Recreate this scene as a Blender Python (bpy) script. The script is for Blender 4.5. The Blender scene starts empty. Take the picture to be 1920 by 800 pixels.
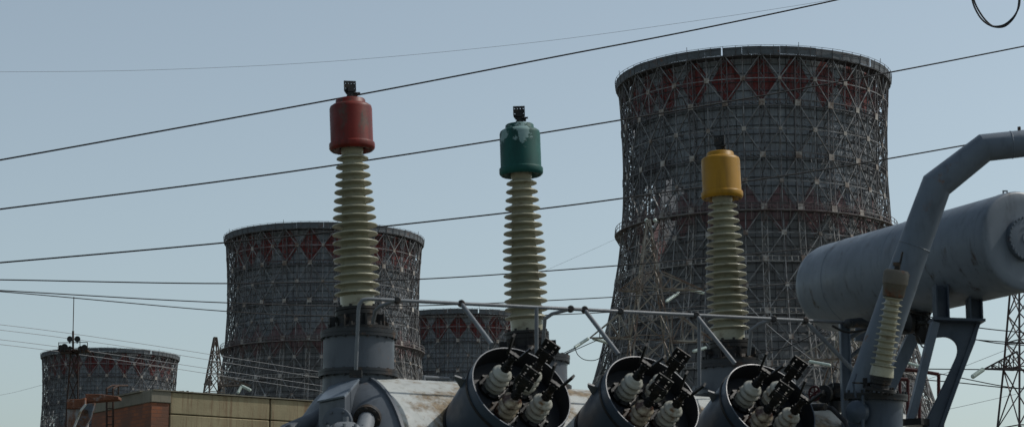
import bpy, math, random
from mathutils import Vector, Matrix
R = math.radians
random.seed(7)
scn = bpy.context.scene
col = scn.collection

# ------------------------------------------------------------------ camera
PITCH = 10.7
FPX = 4000.0
cam_d = bpy.data.cameras.new('camera'); cam = bpy.data.objects.new('camera', cam_d); col.objects.link(cam)
cam_d.sensor_width = 36; cam_d.lens = 36 * FPX / 1920
cam_d.clip_start = 0.1; cam_d.clip_end = 20000
CAM = Vector((0, 0, 1.7))
cam.location = CAM; cam.rotation_euler = (R(90 + PITCH), 0, 0)
scn.camera = cam
cam_d.dof.use_dof = True; cam_d.dof.focus_distance = 60.0; cam_d.dof.aperture_fstop = 9.0
# ------------------------------------------------------------------ light
SUN_A, SUN_E = R(76), R(50)
S = Vector((math.cos(SUN_E) * math.sin(SUN_A), math.cos(SUN_E) * math.cos(SUN_A), math.sin(SUN_E)))
w = bpy.data.worlds.new('World'); scn.world = w; w.use_nodes = True
nt = w.node_tree; bg = nt.nodes['Background']
sky = nt.nodes.new('ShaderNodeTexSky'); sky.sky_type = 'NISHITA'; sky.sun_disc = False
sky.sun_elevation = SUN_E; sky.sun_rotation = SUN_A
sky.altitude = 100; sky.air_density = 1.0; sky.dust_density = 1.8; sky.ozone_density = 1.5
hs = nt.nodes.new('ShaderNodeHueSaturation'); hs.inputs['Saturation'].default_value = 0.63
nt.links.new(sky.outputs[0], hs.inputs['Color']); tn = nt.nodes.new('ShaderNodeMix'); tn.data_type = 'RGBA'; tn.blend_type = 'MULTIPLY'; tn.inputs[0].default_value = 1; tn.inputs[7].default_value = (.985, 1.045, 1.0, 1)
nt.links.new(hs.outputs[0], tn.inputs[6]); nt.links.new(tn.outputs[2], bg.inputs[0])
bg.inputs[1].default_value = 0.15
sd = bpy.data.lights.new('sun', 'SUN'); sd.energy = 3.7; sd.angle = R(0.5); sd.color = (1.0, 0.96, 0.9)
so = bpy.data.objects.new('sun', sd); col.objects.link(so); so.rotation_euler = S.to_track_quat('Z', 'Y').to_euler()
scn.view_settings.view_transform = 'Standard'; scn.view_settings.look = 'None'
scn.view_settings.exposure = -0.38; scn.view_settings.gamma = 1; scn.view_settings.use_curve_mapping = False

# ------------------------------------------------------------------ helpers
cp, sp_ = math.cos(R(PITCH)), math.sin(R(PITCH))
def P(px, py, Y):
    """point at ground distance Y seen at photo pixel px, py"""
    u, v = (px - 960) / FPX, (400 - py) / FPX
    d = Vector((u, cp - v * sp_, sp_ + v * cp))
    return CAM + d * (Y / d.y)

class MB:
    def __init__(s): s.v = []; s.f = []; s.mi = None
    def add(s, vs, fs):
        o = len(s.v); s.v += [Vector(a) for a in vs]; s.f += [tuple(i + o for i in f) for f in fs]
    def quad(s, a, b, c, d): s.add([a, b, c, d], [(0, 1, 2, 3)])
    def box(s, c, size, M=None):
        c = Vector(c); x, y, z = [k / 2 for k in size]
        vs = [Vector((i, j, k)) for i in (-x, x) for j in (-y, y) for k in (-z, z)]
        if M is not None: vs = [M @ q for q in vs]
        s.add([q + c for q in vs], [(0, 1, 3, 2), (4, 6, 7, 5), (0, 4, 5, 1), (2, 3, 7, 6), (0, 2, 6, 4), (1, 5, 7, 3)])
    def bar(s, a, b, wd, hd=None, caps=False, ref=None):
        """square bar from a to b"""
        a, b = Vector(a), Vector(b); t = b - a
        if t.length < 1e-6: return
        t.normalize(); hd = hd or wd
        ref = ref or (Vector((0, 0, 1)) if abs(t.z) < .9 else Vector((1, 0, 0)))
        u = t.cross(ref).normalized(); w_ = u.cross(t)
        vs = []
        for q in (a, b):
            for i, j in ((-1, -1), (1, -1), (1, 1), (-1, 1)): vs.append(q + u * (i * wd / 2) + w_ * (j * hd / 2))
        fs = [(0, 1, 5, 4), (1, 2, 6, 5), (2, 3, 7, 6), (3, 0, 4, 7)]
        if caps: fs += [(3, 2, 1, 0), (4, 5, 6, 7)]
        s.add(vs, fs)
    def lathe(s, prof, o=(0, 0, 0), ax=(0, 0, 1), n=40, close=False):
        o = Vector(o); ax = Vector(ax).normalized()
        ref = Vector((0, 0, 1)) if abs(ax.z) < .9 else Vector((1, 0, 0))
        u = ax.cross(ref).normalized(); w_ = ax.cross(u)
        vs, fs = [], []
        for r, h in prof:
            for k in range(n):
                a = 2 * math.pi * k / n
                vs.append(o + ax * h + (u * math.cos(a) + w_ * math.sin(a)) * max(r, 1e-4))
        m = len(prof)
        for i in range(m - 1 + (1 if close else 0)):
            j = (i + 1) % m
            for k in range(n):
                l = (k + 1) % n
                fs.append((i * n + k, i * n + l, j * n + l, j * n + k))
        s.add(vs, fs)
    def cyl(s, a, b, r, r2=None, n=20):
        a, b = Vector(a), Vector(b); L = (b - a).length; r2 = r if r2 is None else r2
        s.lathe([(0, 0), (r, 0), (r2, L), (0, L)], a, b - a, n)
    def path(s, pts, r, n=10, caps=True):
        pts = [Vector(p) for p in pts]; m = len(pts); vs, fs = [], []
        t0 = (pts[1] - pts[0]).normalized()
        ref = Vector((0, 0, 1)) if abs(t0.z) < .9 else Vector((1, 0, 0))
        u = t0.cross(ref).normalized()
        for i, p in enumerate(pts):
            if i == 0: t = t0
            elif i == m - 1: t = (pts[-1] - pts[-2]).normalized()
            else:
                t = ((pts[i] - pts[i - 1]).normalized() + (pts[i + 1] - pts[i]).normalized()).normalized()
            u = (u - t * u.dot(t)).normalized(); w_ = t.cross(u)
            sc = 1.0
            if 0 < i < m - 1:
                c = max(.5, (pts[i + 1] - pts[i]).normalized().dot(t)); sc = 1 / c
            # mitre: stretch along the bend direction
            bend = None
            if 0 < i < m - 1:
                bd = (pts[i + 1] - pts[i]).normalized() - (pts[i] - pts[i - 1]).normalized()
                if bd.length > 1e-4: bend = (bd - t * bd.dot(t)).normalized()
            for k in range(n):
                a = 2 * math.pi * k / n
                d = (u * math.cos(a) + w_ * math.sin(a)) * (r[i] if isinstance(r, list) else r)
                if bend is not None: d = d + bend * (d.dot(bend) * (sc - 1))
                vs.append(p + d)
        for i in range(m - 1):
            for k in range(n):
                l = (k + 1) % n; fs.append((i * n + k, i * n + l, (i + 1) * n + l, (i + 1) * n + k))
        if caps: fs += [tuple(reversed(range(n))), tuple(range((m - 1) * n, m * n))]
        s.add(vs, fs)
    def prism(s, poly, off):
        """extrude a planar polygon (list of Vectors) by vector off"""
        n = len(poly); off = Vector(off); poly = [Vector(p) for p in poly]
        vs = poly + [p + off for p in poly]
        fs = [tuple(range(n)), tuple(reversed(range(n, 2 * n)))] + [(k, (k + 1) % n, n + (k + 1) % n, n + k)[::-1] for k in range(n)]
        s.add(vs, fs)
    def ball(s, c, r, n=14, sq=1.0):
        s.lathe([(r * math.sin(math.pi * i / 8), -r * math.cos(math.pi * i / 8) * sq) for i in range(9)], c, (0, 0, 1), n)
    def bolts(s, c, ax, rad, n, r=.012, h=.02, ph=0):
        c = Vector(c); ax = Vector(ax).normalized()
        ref = Vector((0, 0, 1)) if abs(ax.z) < .9 else Vector((1, 0, 0))
        u = ax.cross(ref).normalized(); w_ = ax.cross(u)
        for k in range(n):
            a = 2 * math.pi * k / n + ph
            q = c + (u * math.cos(a) + w_ * math.sin(a)) * rad
            s.lathe([(0, -h), (r, -h), (r, h), (0, h)], q, ax, 6)
    def build(s, name, mat, parent=None, sharp=35, bevel=0, solid=0):
        me = bpy.data.meshes.new(name)
        o = bpy.data.objects.new(name, me); col.objects.link(o)
        org = Vector((0, 0, 0))
        if parent is not None:
            o.parent = parent; q = parent
            org = Vector(q.get('_org', (0, 0, 0)))
            o['_org'] = org
        elif s.v:
            org = s.v[0].copy(); o.location = org; o['_org'] = org
        me.from_pydata([q - org for q in s.v], [], s.f)
        me.materials.append(mat)
        if s.mi:
            me.materials.append(s.mi[1])
            me.polygons.foreach_set('material_index', [1 if i >= s.mi[0] else 0 for i in range(len(s.f))])
        me.polygons.foreach_set('use_smooth', [True] * len(me.polygons))
        try: me.set_sharp_from_angle(angle=R(sharp))
        except Exception: pass
        if bevel:
            m = o.modifiers.new('bevel', 'BEVEL'); m.width = bevel; m.segments = 2; m.limit_method = 'ANGLE'; m.angle_limit = R(40)
        if solid:
            m = o.modifiers.new('solid', 'SOLIDIFY'); m.thickness = solid
        me.update()
        return o

def holed(m, c, w, h, nx, nz, hole, th):
    """upright flat plate, centre of its lower edge at c, with nx by nz square bolt holes"""
    c = Vector(c)
    def cuts(L, n):
        out = [0]
        for i in range(n):
            q = L * (i + .5) / n; out += [q - hole / 2, q + hole / 2]
        return out + [L]
    xs, zs = cuts(w, nx), cuts(h, nz)
    for i in range(len(xs) - 1):
        for j in range(len(zs) - 1):
            if i % 2 and j % 2: continue
            m.box(c + Vector((-w / 2 + (xs[i] + xs[i + 1]) / 2, 0, (zs[j] + zs[j + 1]) / 2)), (xs[i + 1] - xs[i] + .0004, th, zs[j + 1] - zs[j] + .0004))

def tag(o, label=None, cat=None, group=None, kind=None):
    if label: o['label'] = label
    if cat: o['category'] = cat
    if group: o['group'] = group
    if kind: o['kind'] = kind
    return o
def thing(name, loc, label, cat, group=None, local=False):
    """an Empty at the base; parts are given in world metres unless local"""
    o = bpy.data.objects.new(name, None); col.objects.link(o); o.location = loc; o.empty_display_size = .2
    o['_org'] = Vector((0, 0, 0)) if local else Vector(loc)
    return tag(o, label, cat, group)
def copy_tree(o, parent=None):
    c = o.copy(); col.objects.link(c); c.parent = parent
    for ch in [q for q in bpy.data.objects if q.parent == o]: copy_tree(ch, c)
    return c

# ------------------------------------------------------------------ materials
def new_mat(name):
    m = bpy.data.materials.new(name); m.use_nodes = True
    return m, m.node_tree, m.node_tree.nodes['Principled BSDF']
def N(nt, t, **kw):
    n = nt.nodes.new(t)
    for k, v in kw.items():
        if k.startswith('i_'): n.inputs[k[2:].replace('_', ' ')].default_value = v
        else: setattr(n, k, v)
    return n
def noise(nt, scale, detail=4, stretch=None, coord='Object', rough=.6):
    tc = N(nt, 'ShaderNodeTexCoord'); mp = N(nt, 'ShaderNodeMapping')
    if stretch: mp.inputs['Scale'].default_value = stretch
    nt.links.new(tc.outputs[coord], mp.inputs[0])
    n = N(nt, 'ShaderNodeTexNoise'); n.inputs['Scale'].default_value = scale; n.inputs['Detail'].default_value = detail
    n.inputs['Roughness'].default_value = rough
    nt.links.new(mp.outputs[0], n.inputs[0]); return n.outputs[0]
def ramp(nt, src, stops):
    r = N(nt, 'ShaderNodeValToRGB'); e = r.color_ramp.elements
    while len(e) > 2: e.remove(e[-1])
    for i, (p, c) in enumerate(stops):
        if i > 1: e.new(p)
        e[i].position = p; e[i].color = (c, c, c, 1) if not isinstance(c, tuple) else (*c, 1)
    nt.links.new(src, r.inputs[0]); return r.outputs[0]
def mixc(nt, fac, a, b, mode='MIX'):
    m = N(nt, 'ShaderNodeMix', data_type='RGBA', blend_type=mode)
    for s, v in ((0, fac), (6, a), (7, b)):
        if isinstance(v, bpy.types.NodeSocket): nt.links.new(v, m.inputs[s])
        elif isinstance(v, tuple): m.inputs[s].default_value = (*v, 1)
        else: m.inputs[s].default_value = v
    return m.outputs[2]
def bump(nt, bs, src, strength=.2, dist=.01):
    b = N(nt, 'ShaderNodeBump'); b.inputs['Strength'].default_value = strength; b.inputs['Distance'].default_value = dist
    nt.links.new(src, b.inputs['Height']); nt.links.new(b.outputs[0], bs.inputs['Normal'])
def paint(name, base, dark=.75, rust=(.10, .045, .02), rust_at=.66, rust_sc=3.0, rough=.55, streak=(1, 1, 1), grime=(1, 1, .35), bmp=.15, metal=0, gs=(.52, .75, .55)):
    """weathered paint: dirt clouds, runs of grime and patches of rust"""
    m, nt, bs = new_mat(name); bs.inputs['Specular IOR Level'].default_value = .3
    c = mixc(nt, ramp(nt, noise(nt, 2.2, 5), [(.35, 0.0), (.7, 1.0)]), tuple(k * dark for k in base), base)
    c = mixc(nt, ramp(nt, noise(nt, 14, 5, grime), [(gs[0], 0.0), (gs[1], gs[2])]), c, tuple(k * .45 for k in base))
    if rust_at < 1:
        rs = noise(nt, rust_sc, 9, streak, rough=.72)
        c = mixc(nt, ramp(nt, rs, [(rust_at - .06, 0.0), (rust_at + .03, 1.0)]), c,
                 mixc(nt, ramp(nt, noise(nt, 25, 4), [(.35, 0.0), (.65, 1.0)]), rust, tuple(k * 2.2 for k in rust)))
    nt.links.new(c, bs.inputs['Base Color'])
    bs.inputs['Roughness'].default_value = rough; bs.inputs['Metallic'].default_value = metal
    rr = ramp(nt, noise(nt, 6, 4), [(.3, rough - .12), (.7, min(1, rough + .18))]); nt.links.new(rr, bs.inputs['Roughness'])
    if bmp: bump(nt, bs, noise(nt, 40, 5), bmp, .004)
    return m

M = {}
GREY = (.085, .10, .118)
M['tank'] = paint('tank_paint', (.42, .44, .425), .8, (.10, .075, .045), .54, 1.9, .6, (1, 1, 1), (1, 1, .5))
M['grey'] = paint('grey_paint', GREY, .8, (.08, .05, .03), .68, 3.0, .5, (1, 1, .5))
M['pipe'] = paint('pipe_paint', (.105, .132, .165), .85, (.07, .04, .025), .66, 5.0, .45, (1, 1, 1))
M['cons'] = paint('conservator_paint', (.135, .165, .200), .85, (.03, .024, .02), .655, 7.0, .42, (1, 1, .3))
M['rail'] = paint('rail_paint', (.15, .165, .18), .8, (.06, .04, .03), .72, 6, .5)
M['dark'] = paint('oily_dark_metal', (.014, .014, .014), .6, (.035, .024, .016), .62, 8, .55)
M['bolt'] = paint('dark_bolt_metal', (.022, .022, .022), .7, (.035, .025, .018), .6, 10, .6)
M['black'] = paint('black_interior_shade', (.012, .014, .018), .7, (.03, .02, .012), .66, 6, .6)  # near-black colour puts the shade inside the open drums into the surface
M['red_cap'] = paint('red_cap_paint', (.16, .010, .003), .6, (.035, .018, .012), .60, 6, .5, (1, 1, .5), (1, 1, .10), gs=(.44, .6, .75))
M['yellow_cap'] = paint('yellow_cap_paint', (.31, .155, .002), .85, (.12, .06, .01), .66, 6, .5, (1, 1, .4), (1, 1, .10), gs=(.48, .66, .5))
M['neutral_cap'] = paint('stained_beige_cap', (.13, .115, .09), .6, (.07, .03, .015), .6, 5, .55)
M['drum'] = paint('drum_paint', (.042, .060, .085), .8, (.05, .035, .03), .72, 4, .42)
M['red_rail'] = paint('red_rail_paint', (.06, .007, .008), .7, (.05, .02, .015), .66, 8, .5)
# green cap: flaked enamel showing pale primer
def green():
    m, nt, bs = new_mat('green_flaking_paint'); bs.inputs['Specular IOR Level'].default_value = .25
    c = mixc(nt, ramp(nt, noise(nt, 3, 5, (1, 1, .5)), [(.35, 0.0), (.7, 1.0)]), (.002, .030, .025), (.004, .085, .072))
    tc = N(nt, 'ShaderNodeTexCoord'); sx = N(nt, 'ShaderNodeSeparateXYZ'); nt.links.new(tc.outputs['Object'], sx.inputs[0])
    # two flaked places with ragged outlines, one on the shoulder facing the yard, one beside it
    nz = N(nt, 'ShaderNodeMath', operation='MULTIPLY'); nz.inputs[1].default_value = .42; nt.links.new(noise(nt, 13, 7, rough=.7), nz.inputs[0])
    fl = None
    for cpt, scl, rad in (((.012, -.15, 1.80), (1, 1, .75), .272), ((-.125, -.09, 1.76), (1, 1, .7), .25), ((.02, -.15, 1.72), (1.6, 1, .8), .25)):
        mp = N(nt, 'ShaderNodeVectorMath', operation='SUBTRACT'); mp.inputs[1].default_value = cpt; nt.links.new(tc.outputs['Object'], mp.inputs[0])
        m2 = N(nt, 'ShaderNodeVectorMath', operation='MULTIPLY'); m2.inputs[1].default_value = scl; nt.links.new(mp.outputs[0], m2.inputs[0])
        ln = N(nt, 'ShaderNodeVectorMath', operation='LENGTH'); nt.links.new(m2.outputs[0], ln.inputs[0])
        ad = N(nt, 'ShaderNodeMath', operation='ADD'); nt.links.new(ln.outputs['Value'], ad.inputs[0]); nt.links.new(nz.outputs[0], ad.inputs[1])
        f_ = ramp(nt, ad.outputs[0], [(rad - .006, 1.0), (rad + .006, 0.0)])
        if fl is None: fl = f_
        else:
            mx = N(nt, 'ShaderNodeMath', operation='MAXIMUM'); nt.links.new(fl, mx.inputs[0]); nt.links.new(f_, mx.inputs[1]); fl = mx.outputs[0]
    c = mixc(nt, fl, c, mixc(nt, noise(nt, 20, 4), (.10, .20, .19), (.22, .30, .30)))
    nt.links.new(c, bs.inputs['Base Color']); bs.inputs['Roughness'].default_value = .6
    bump(nt, bs, fl, .6, -.004); return m
M['green_cap'] = green()
def porcelain(name, base, stain, amt, rough=.22):
    m, nt, bs = new_mat(name)
    c = mixc(nt, ramp(nt, noise(nt, 4, 5, (1, 1, .6)), [(.3, 0.0), (.7, 1.0)]), tuple(k * .78 for k in base), base)
    c = mixc(nt, ramp(nt, noise(nt, 9, 7), [(amt, 0.0), (amt + .12, 1.0)]), c, stain)
    nt.links.new(c, bs.inputs['Base Color']); bs.inputs['Roughness'].default_value = rough
    rr = ramp(nt, noise(nt, 10, 3), [(.3, rough), (.7, rough + .25)]); nt.links.new(rr, bs.inputs['Roughness'])
    return m
M['porcelain'] = porcelain('cream_glazed_porcelain', (.31, .30, .215), (.13, .10, .06), .58)
M['white_porcelain'] = porcelain('white_glazed_porcelain', (.40, .40, .35), (.13, .06, .02), .58)
M['brown_porcelain'] = porcelain('oil_stained_porcelain', (.36, .31, .23), (.045, .018, .010), .42)
M['steel'] = None
def steel(name, base, rust, at=.55, red=False):
    m, nt, bs = new_mat(name)
    c = mixc(nt, ramp(nt, noise(nt, .9, 5), [(at - .12, 0.0), (at + .1, 1.0)]), base, rust)
    if red:
        tc = N(nt, 'ShaderNodeTexCoord'); sx = N(nt, 'ShaderNodeSeparateXYZ'); nt.links.new(tc.outputs['Object'], sx.inputs[0])
        lo_ = N(nt, 'ShaderNodeMapRange'); lo_.inputs[1].default_value = 58; lo_.inputs[2].default_value = 66; nt.links.new(sx.outputs[2], lo_.inputs[0])
        c = mixc(nt, lo_.outputs[0], c, mixc(nt, ramp(nt, noise(nt, .5, 4), [(.4, 0.0), (.6, 1.0)]), (.045, .038, .037), (.11, .11, .115)))
        tc = N(nt, 'ShaderNodeTexCoord'); sx = N(nt, 'ShaderNodeSeparateXYZ'); nt.links.new(tc.outputs['Object'], sx.inputs[0])
        r = ramp(nt, noise(nt, .25, 3), [(.42, 0.0), (.6, .6)])
        for lo, hi in ((78.9, 85.3), (60, 63.5)):
            a = N(nt, 'ShaderNodeMath', operation='GREATER_THAN'); a.inputs[1].default_value = lo
            b = N(nt, 'ShaderNodeMath', operation='LESS_THAN'); b.inputs[1].default_value = hi
            k = N(nt, 'ShaderNodeMath', operation='MULTIPLY'); k2 = N(nt, 'ShaderNodeMath', operation='MULTIPLY')
            nt.links.new(sx.outputs[2], a.inputs[0]); nt.links.new(sx.outputs[2], b.inputs[0])
            nt.links.new(a.outputs[0], k.inputs[0]); nt.links.new(b.outputs[0], k.inputs[1])
            nt.links.new(k.outputs[0], k2.inputs[0]); nt.links.new(r, k2.inputs[1])
            c = mixc(nt, k2.outputs[0], c, (.075, .022, .02))
    nt.links.new(c, bs.inputs['Base Color']); bs.inputs['Roughness'].default_value = .6; return m
M['steel'] = steel('galvanised_frame_steel', (.27, .26, .25), (.10, .085, .07), .54, True)
M['steel_brace'] = steel('pale_brace_steel', (.20, .205, .21), (.075, .066, .062), .50)
M['gusset'] = steel('pale_gusset_steel', (.34, .32, .29), (.11, .075, .055), .50)
M['girt'] = steel('dark_girt_steel', (.055, .055, .06), (.03, .025, .025), .5)
M['girt2'] = steel('old_strut_steel', (.13, .12, .115), (.06, .045, .04), .5, True)
M['pylon'] = steel('rusty_pylon_steel', (.26, .24, .20), (.085, .045, .025), .52)
M['pylon_mid'] = steel('weathered_pylon_steel', (.15, .13, .11), (.06, .035, .022), .5)
M['pylon_dark'] = steel('dark_pylon_steel', (.05, .045, .045), (.06, .022, .018), .5)
def cladding():
    m, nt, bs = new_mat('weathered_cladding')
    tc = N(nt, 'ShaderNodeTexCoord'); sx = N(nt, 'ShaderNodeSeparateXYZ'); nt.links.new(tc.outputs['UV'], sx.inputs[0])
    def mth(op, a, b=None):
        n = N(nt, 'ShaderNodeMath', operation=op)
        for i, q in enumerate((a, b)):
            if q is None: continue
            if isinstance(q, bpy.types.NodeSocket): nt.links.new(q, n.inputs[i])
            else: n.inputs[i].default_value = q
        return n.outputs[0]
    U, V = sx.outputs[0], sx.outputs[1]          # U: column number, V: storey number from the top
    pu, pv = mth('FLOOR', mth('MULTIPLY', U, 4)), mth('FLOOR', mth('MULTIPLY', V, 6))
    cb = N(nt, 'ShaderNodeCombineXYZ'); nt.links.new(pu, cb.inputs[0]); nt.links.new(pv, cb.inputs[1])
    wn = N(nt, 'ShaderNodeTexWhiteNoise', noise_dimensions='3D'); nt.links.new(cb.outputs[0], wn.inputs[0])
    c = mixc(nt, wn.outputs[0], (.20, .225, .25), (.26, .285, .31))
    st = noise(nt, 1.0, 5, (14, 1.2, 1), 'UV'); c = mixc(nt, ramp(nt, st, [(.45, 0.0), (.72, .6)]), c, (.36, .38, .40))
    st2 = noise(nt, 1.0, 6, (9, .9, 1), 'UV', .7); c = mixc(nt, ramp(nt, st2, [(.52, 0.0), (.72, .7)]), c, (.10, .10, .105))
    hb = noise(nt, 1.0, 3, (.8, .6, 1), 'UV'); c = mixc(nt, ramp(nt, hb, [(.42, 0.0), (.6, .45)]), c, (.15, .155, .165))
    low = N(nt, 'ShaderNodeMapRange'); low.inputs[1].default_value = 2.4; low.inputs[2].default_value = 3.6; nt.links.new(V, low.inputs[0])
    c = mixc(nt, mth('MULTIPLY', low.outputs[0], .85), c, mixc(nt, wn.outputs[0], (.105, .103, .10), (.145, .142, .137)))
    # painted warning diamonds
    fu = mth('ABSOLUTE', mth('SUBTRACT', mth('FRACT', mth('ADD', U, .5)), .5))       # 0 on a column
    dm = mth('LESS_THAN', mth('ADD', mth('MULTIPLY', fu, 2), mth('MULTIPLY', mth('ABSOLUTE', mth('SUBTRACT', V, .5)), 2)), 1.0)
    fm = mth('SUBTRACT', .5, fu)
    d2 = mth('LESS_THAN', mth('ADD', mth('MULTIPLY', fm, 2), mth('MULTIPLY', mth('ABSOLUTE', mth('SUBTRACT', V, 3.0)), 2)), 1.0)
    fade = ramp(nt, noise(nt, 1.0, 5, (6, 3, 1), 'UV'), [(.32, .55), (.55, 1.0)])
    red = mixc(nt, noise(nt, 1.0, 5, (20, 3, 1), 'UV'), (.12, .022, .020), (.23, .036, .030))
    c = mixc(nt, mth('MULTIPLY', dm, fade), c, red)
    c = mixc(nt, mth('MULTIPLY', mth('MULTIPLY', d2, fade), .55), c, red)
    # seams
    fs = mth('ABSOLUTE', mth('SUBTRACT', mth('FRACT', mth('MULTIPLY', U, 4)), .5))
    c = mixc(nt, mth('MULTIPLY', mth('GREATER_THAN', fs, .47), .7), c, (.02, .02, .022))
    nt.links.new(c, bs.inputs['Base Color']); bs.inputs['Roughness'].default_value = .8
    wv = mth('SINE', mth('MULTIPLY', U, 2 * math.pi * 40)); bump(nt, bs, wv, .35, .08)
    return m
M['cladding'] = cladding()
M['wire'] = paint('black_wire', (.010, .010, .011), .8, rust_at=2, rough=.6, bmp=0)
M['thin_wire'] = paint('grey_wire', (.30, .30, .31), .8, rust_at=2, rough=.6, bmp=0)
M['glass'] = paint('pale_green_insulator_glass', (.48, .55, .50), .85, rust_at=2, rough=.2, bmp=0)
def simple(name, base, **kw): return paint(name, base, **kw)
M['concrete'] = paint('stained_concrete', (.20, .185, .145), .75, (.12, .06, .03), .66, 1.2, .9, (1, 1, .3), (1, 1, .2), bmp=.5)
def panelwall():
    m, nt, bs = new_mat('cream_wall_panels')
    c = mixc(nt, ramp(nt, noise(nt, .9, 6), [(.35, 0.0), (.65, 1.0)]), (.20, .17, .10), (.28, .24, .145))
    c = mixc(nt, ramp(nt, noise(nt, 1.6, 6, (1, 1, .12), rough=.75), [(.50, 0.0), (.66, .6)]), c, (.17, .10, .05))
    c = mixc(nt, ramp(nt, noise(nt, 9, 6, (1, 1, .06), rough=.8), [(.5, 0.0), (.66, .8)]), c, (.12, .06, .03))
    nt.links.new(c, bs.inputs['Base Color']); bs.inputs['Roughness'].default_value = .9
    bump(nt, bs, noise(nt, 18, 5), .4, .01); return m
M['panel'] = panelwall()
def brick():
    m, nt, bs = new_mat('red_brickwork')
    tc = N(nt, 'ShaderNodeTexCoord'); mp = N(nt, 'ShaderNodeMapping'); mp.inputs['Rotation'].default_value = (R(90), 0, 0)
    nt.links.new(tc.outputs['UV'], mp.inputs[0]); mp.inputs['Rotation'].default_value = (0, 0, 0)
    b = N(nt, 'ShaderNodeTexBrick'); nt.links.new(mp.outputs[0], b.inputs[0])
    b.inputs['Scale'].default_value = 1; b.inputs['Brick Width'].default_value = .26; b.inputs['Row Height'].default_value = .08
    b.inputs['Mortar Size'].default_value = .008
    b.inputs['Color1'].default_value = (.24, .078, .030, 1); b.inputs['Color2'].default_value = (.17, .058, .026, 1); b.inputs['Mortar'].default_value = (.13, .055, .035, 1)
    c = mixc(nt, ramp(nt, noise(nt, 1.5, 5), [(.42, 0.0), (.62, .8)]), b.outputs[0], (.10, .05, .032))
    nt.links.new(c, bs.inputs['Base Color']); bs.inputs['Roughness'].default_value = .9; bump(nt, bs, b.outputs[1], .4, -.01); return m
M['brick'] = brick()
M['rusty_white'] = paint('rust_streaked_white_paint', (.26, .27, .27), .8, (.085, .038, .02), .50, 1.3, .6, (1, 1, .35))
M['rust'] = paint('rusted_steel', (.055, .026, .016), .6, (.022, .014, .010), .5, 3, .8)
M['rust_patchy'] = paint('flaking_white_over_rust', (.28, .26, .24), .8, (.075, .030, .016), .42, 2.2, .75)
M['grey_rusty'] = paint('rusty_blue_grey_steel', (.09, .11, .13), .7, (.06, .03, .018), .52, 4, .7)
M['felt'] = paint('roof_felt', (.04, .04, .04), .8, rust_at=2)
def gravel():
    m, nt, bs = new_mat('gravel_ground')
    c = mixc(nt, noise(nt, 9, 8, rough=.8), (.06, .055, .05), (.20, .19, .17))
    c = mixc(nt, ramp(nt, noise(nt, .12, 5), [(.45, 0.0), (.6, 1.0)]), c, (.05, .065, .03))
    nt.links.new(c, bs.inputs['Base Color']); bs.inputs['Roughness'].default_value = .95; bump(nt, bs, noise(nt, 20, 6), .8, .03); return m

# ------------------------------------------------------------------ ground
g = MB(); G = 9000
g.quad((-G, -G, 0), (G, -G, 0), (G, G, 0), (-G, G, 0))
tag(g.build('ground', gravel()), kind='structure')

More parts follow.
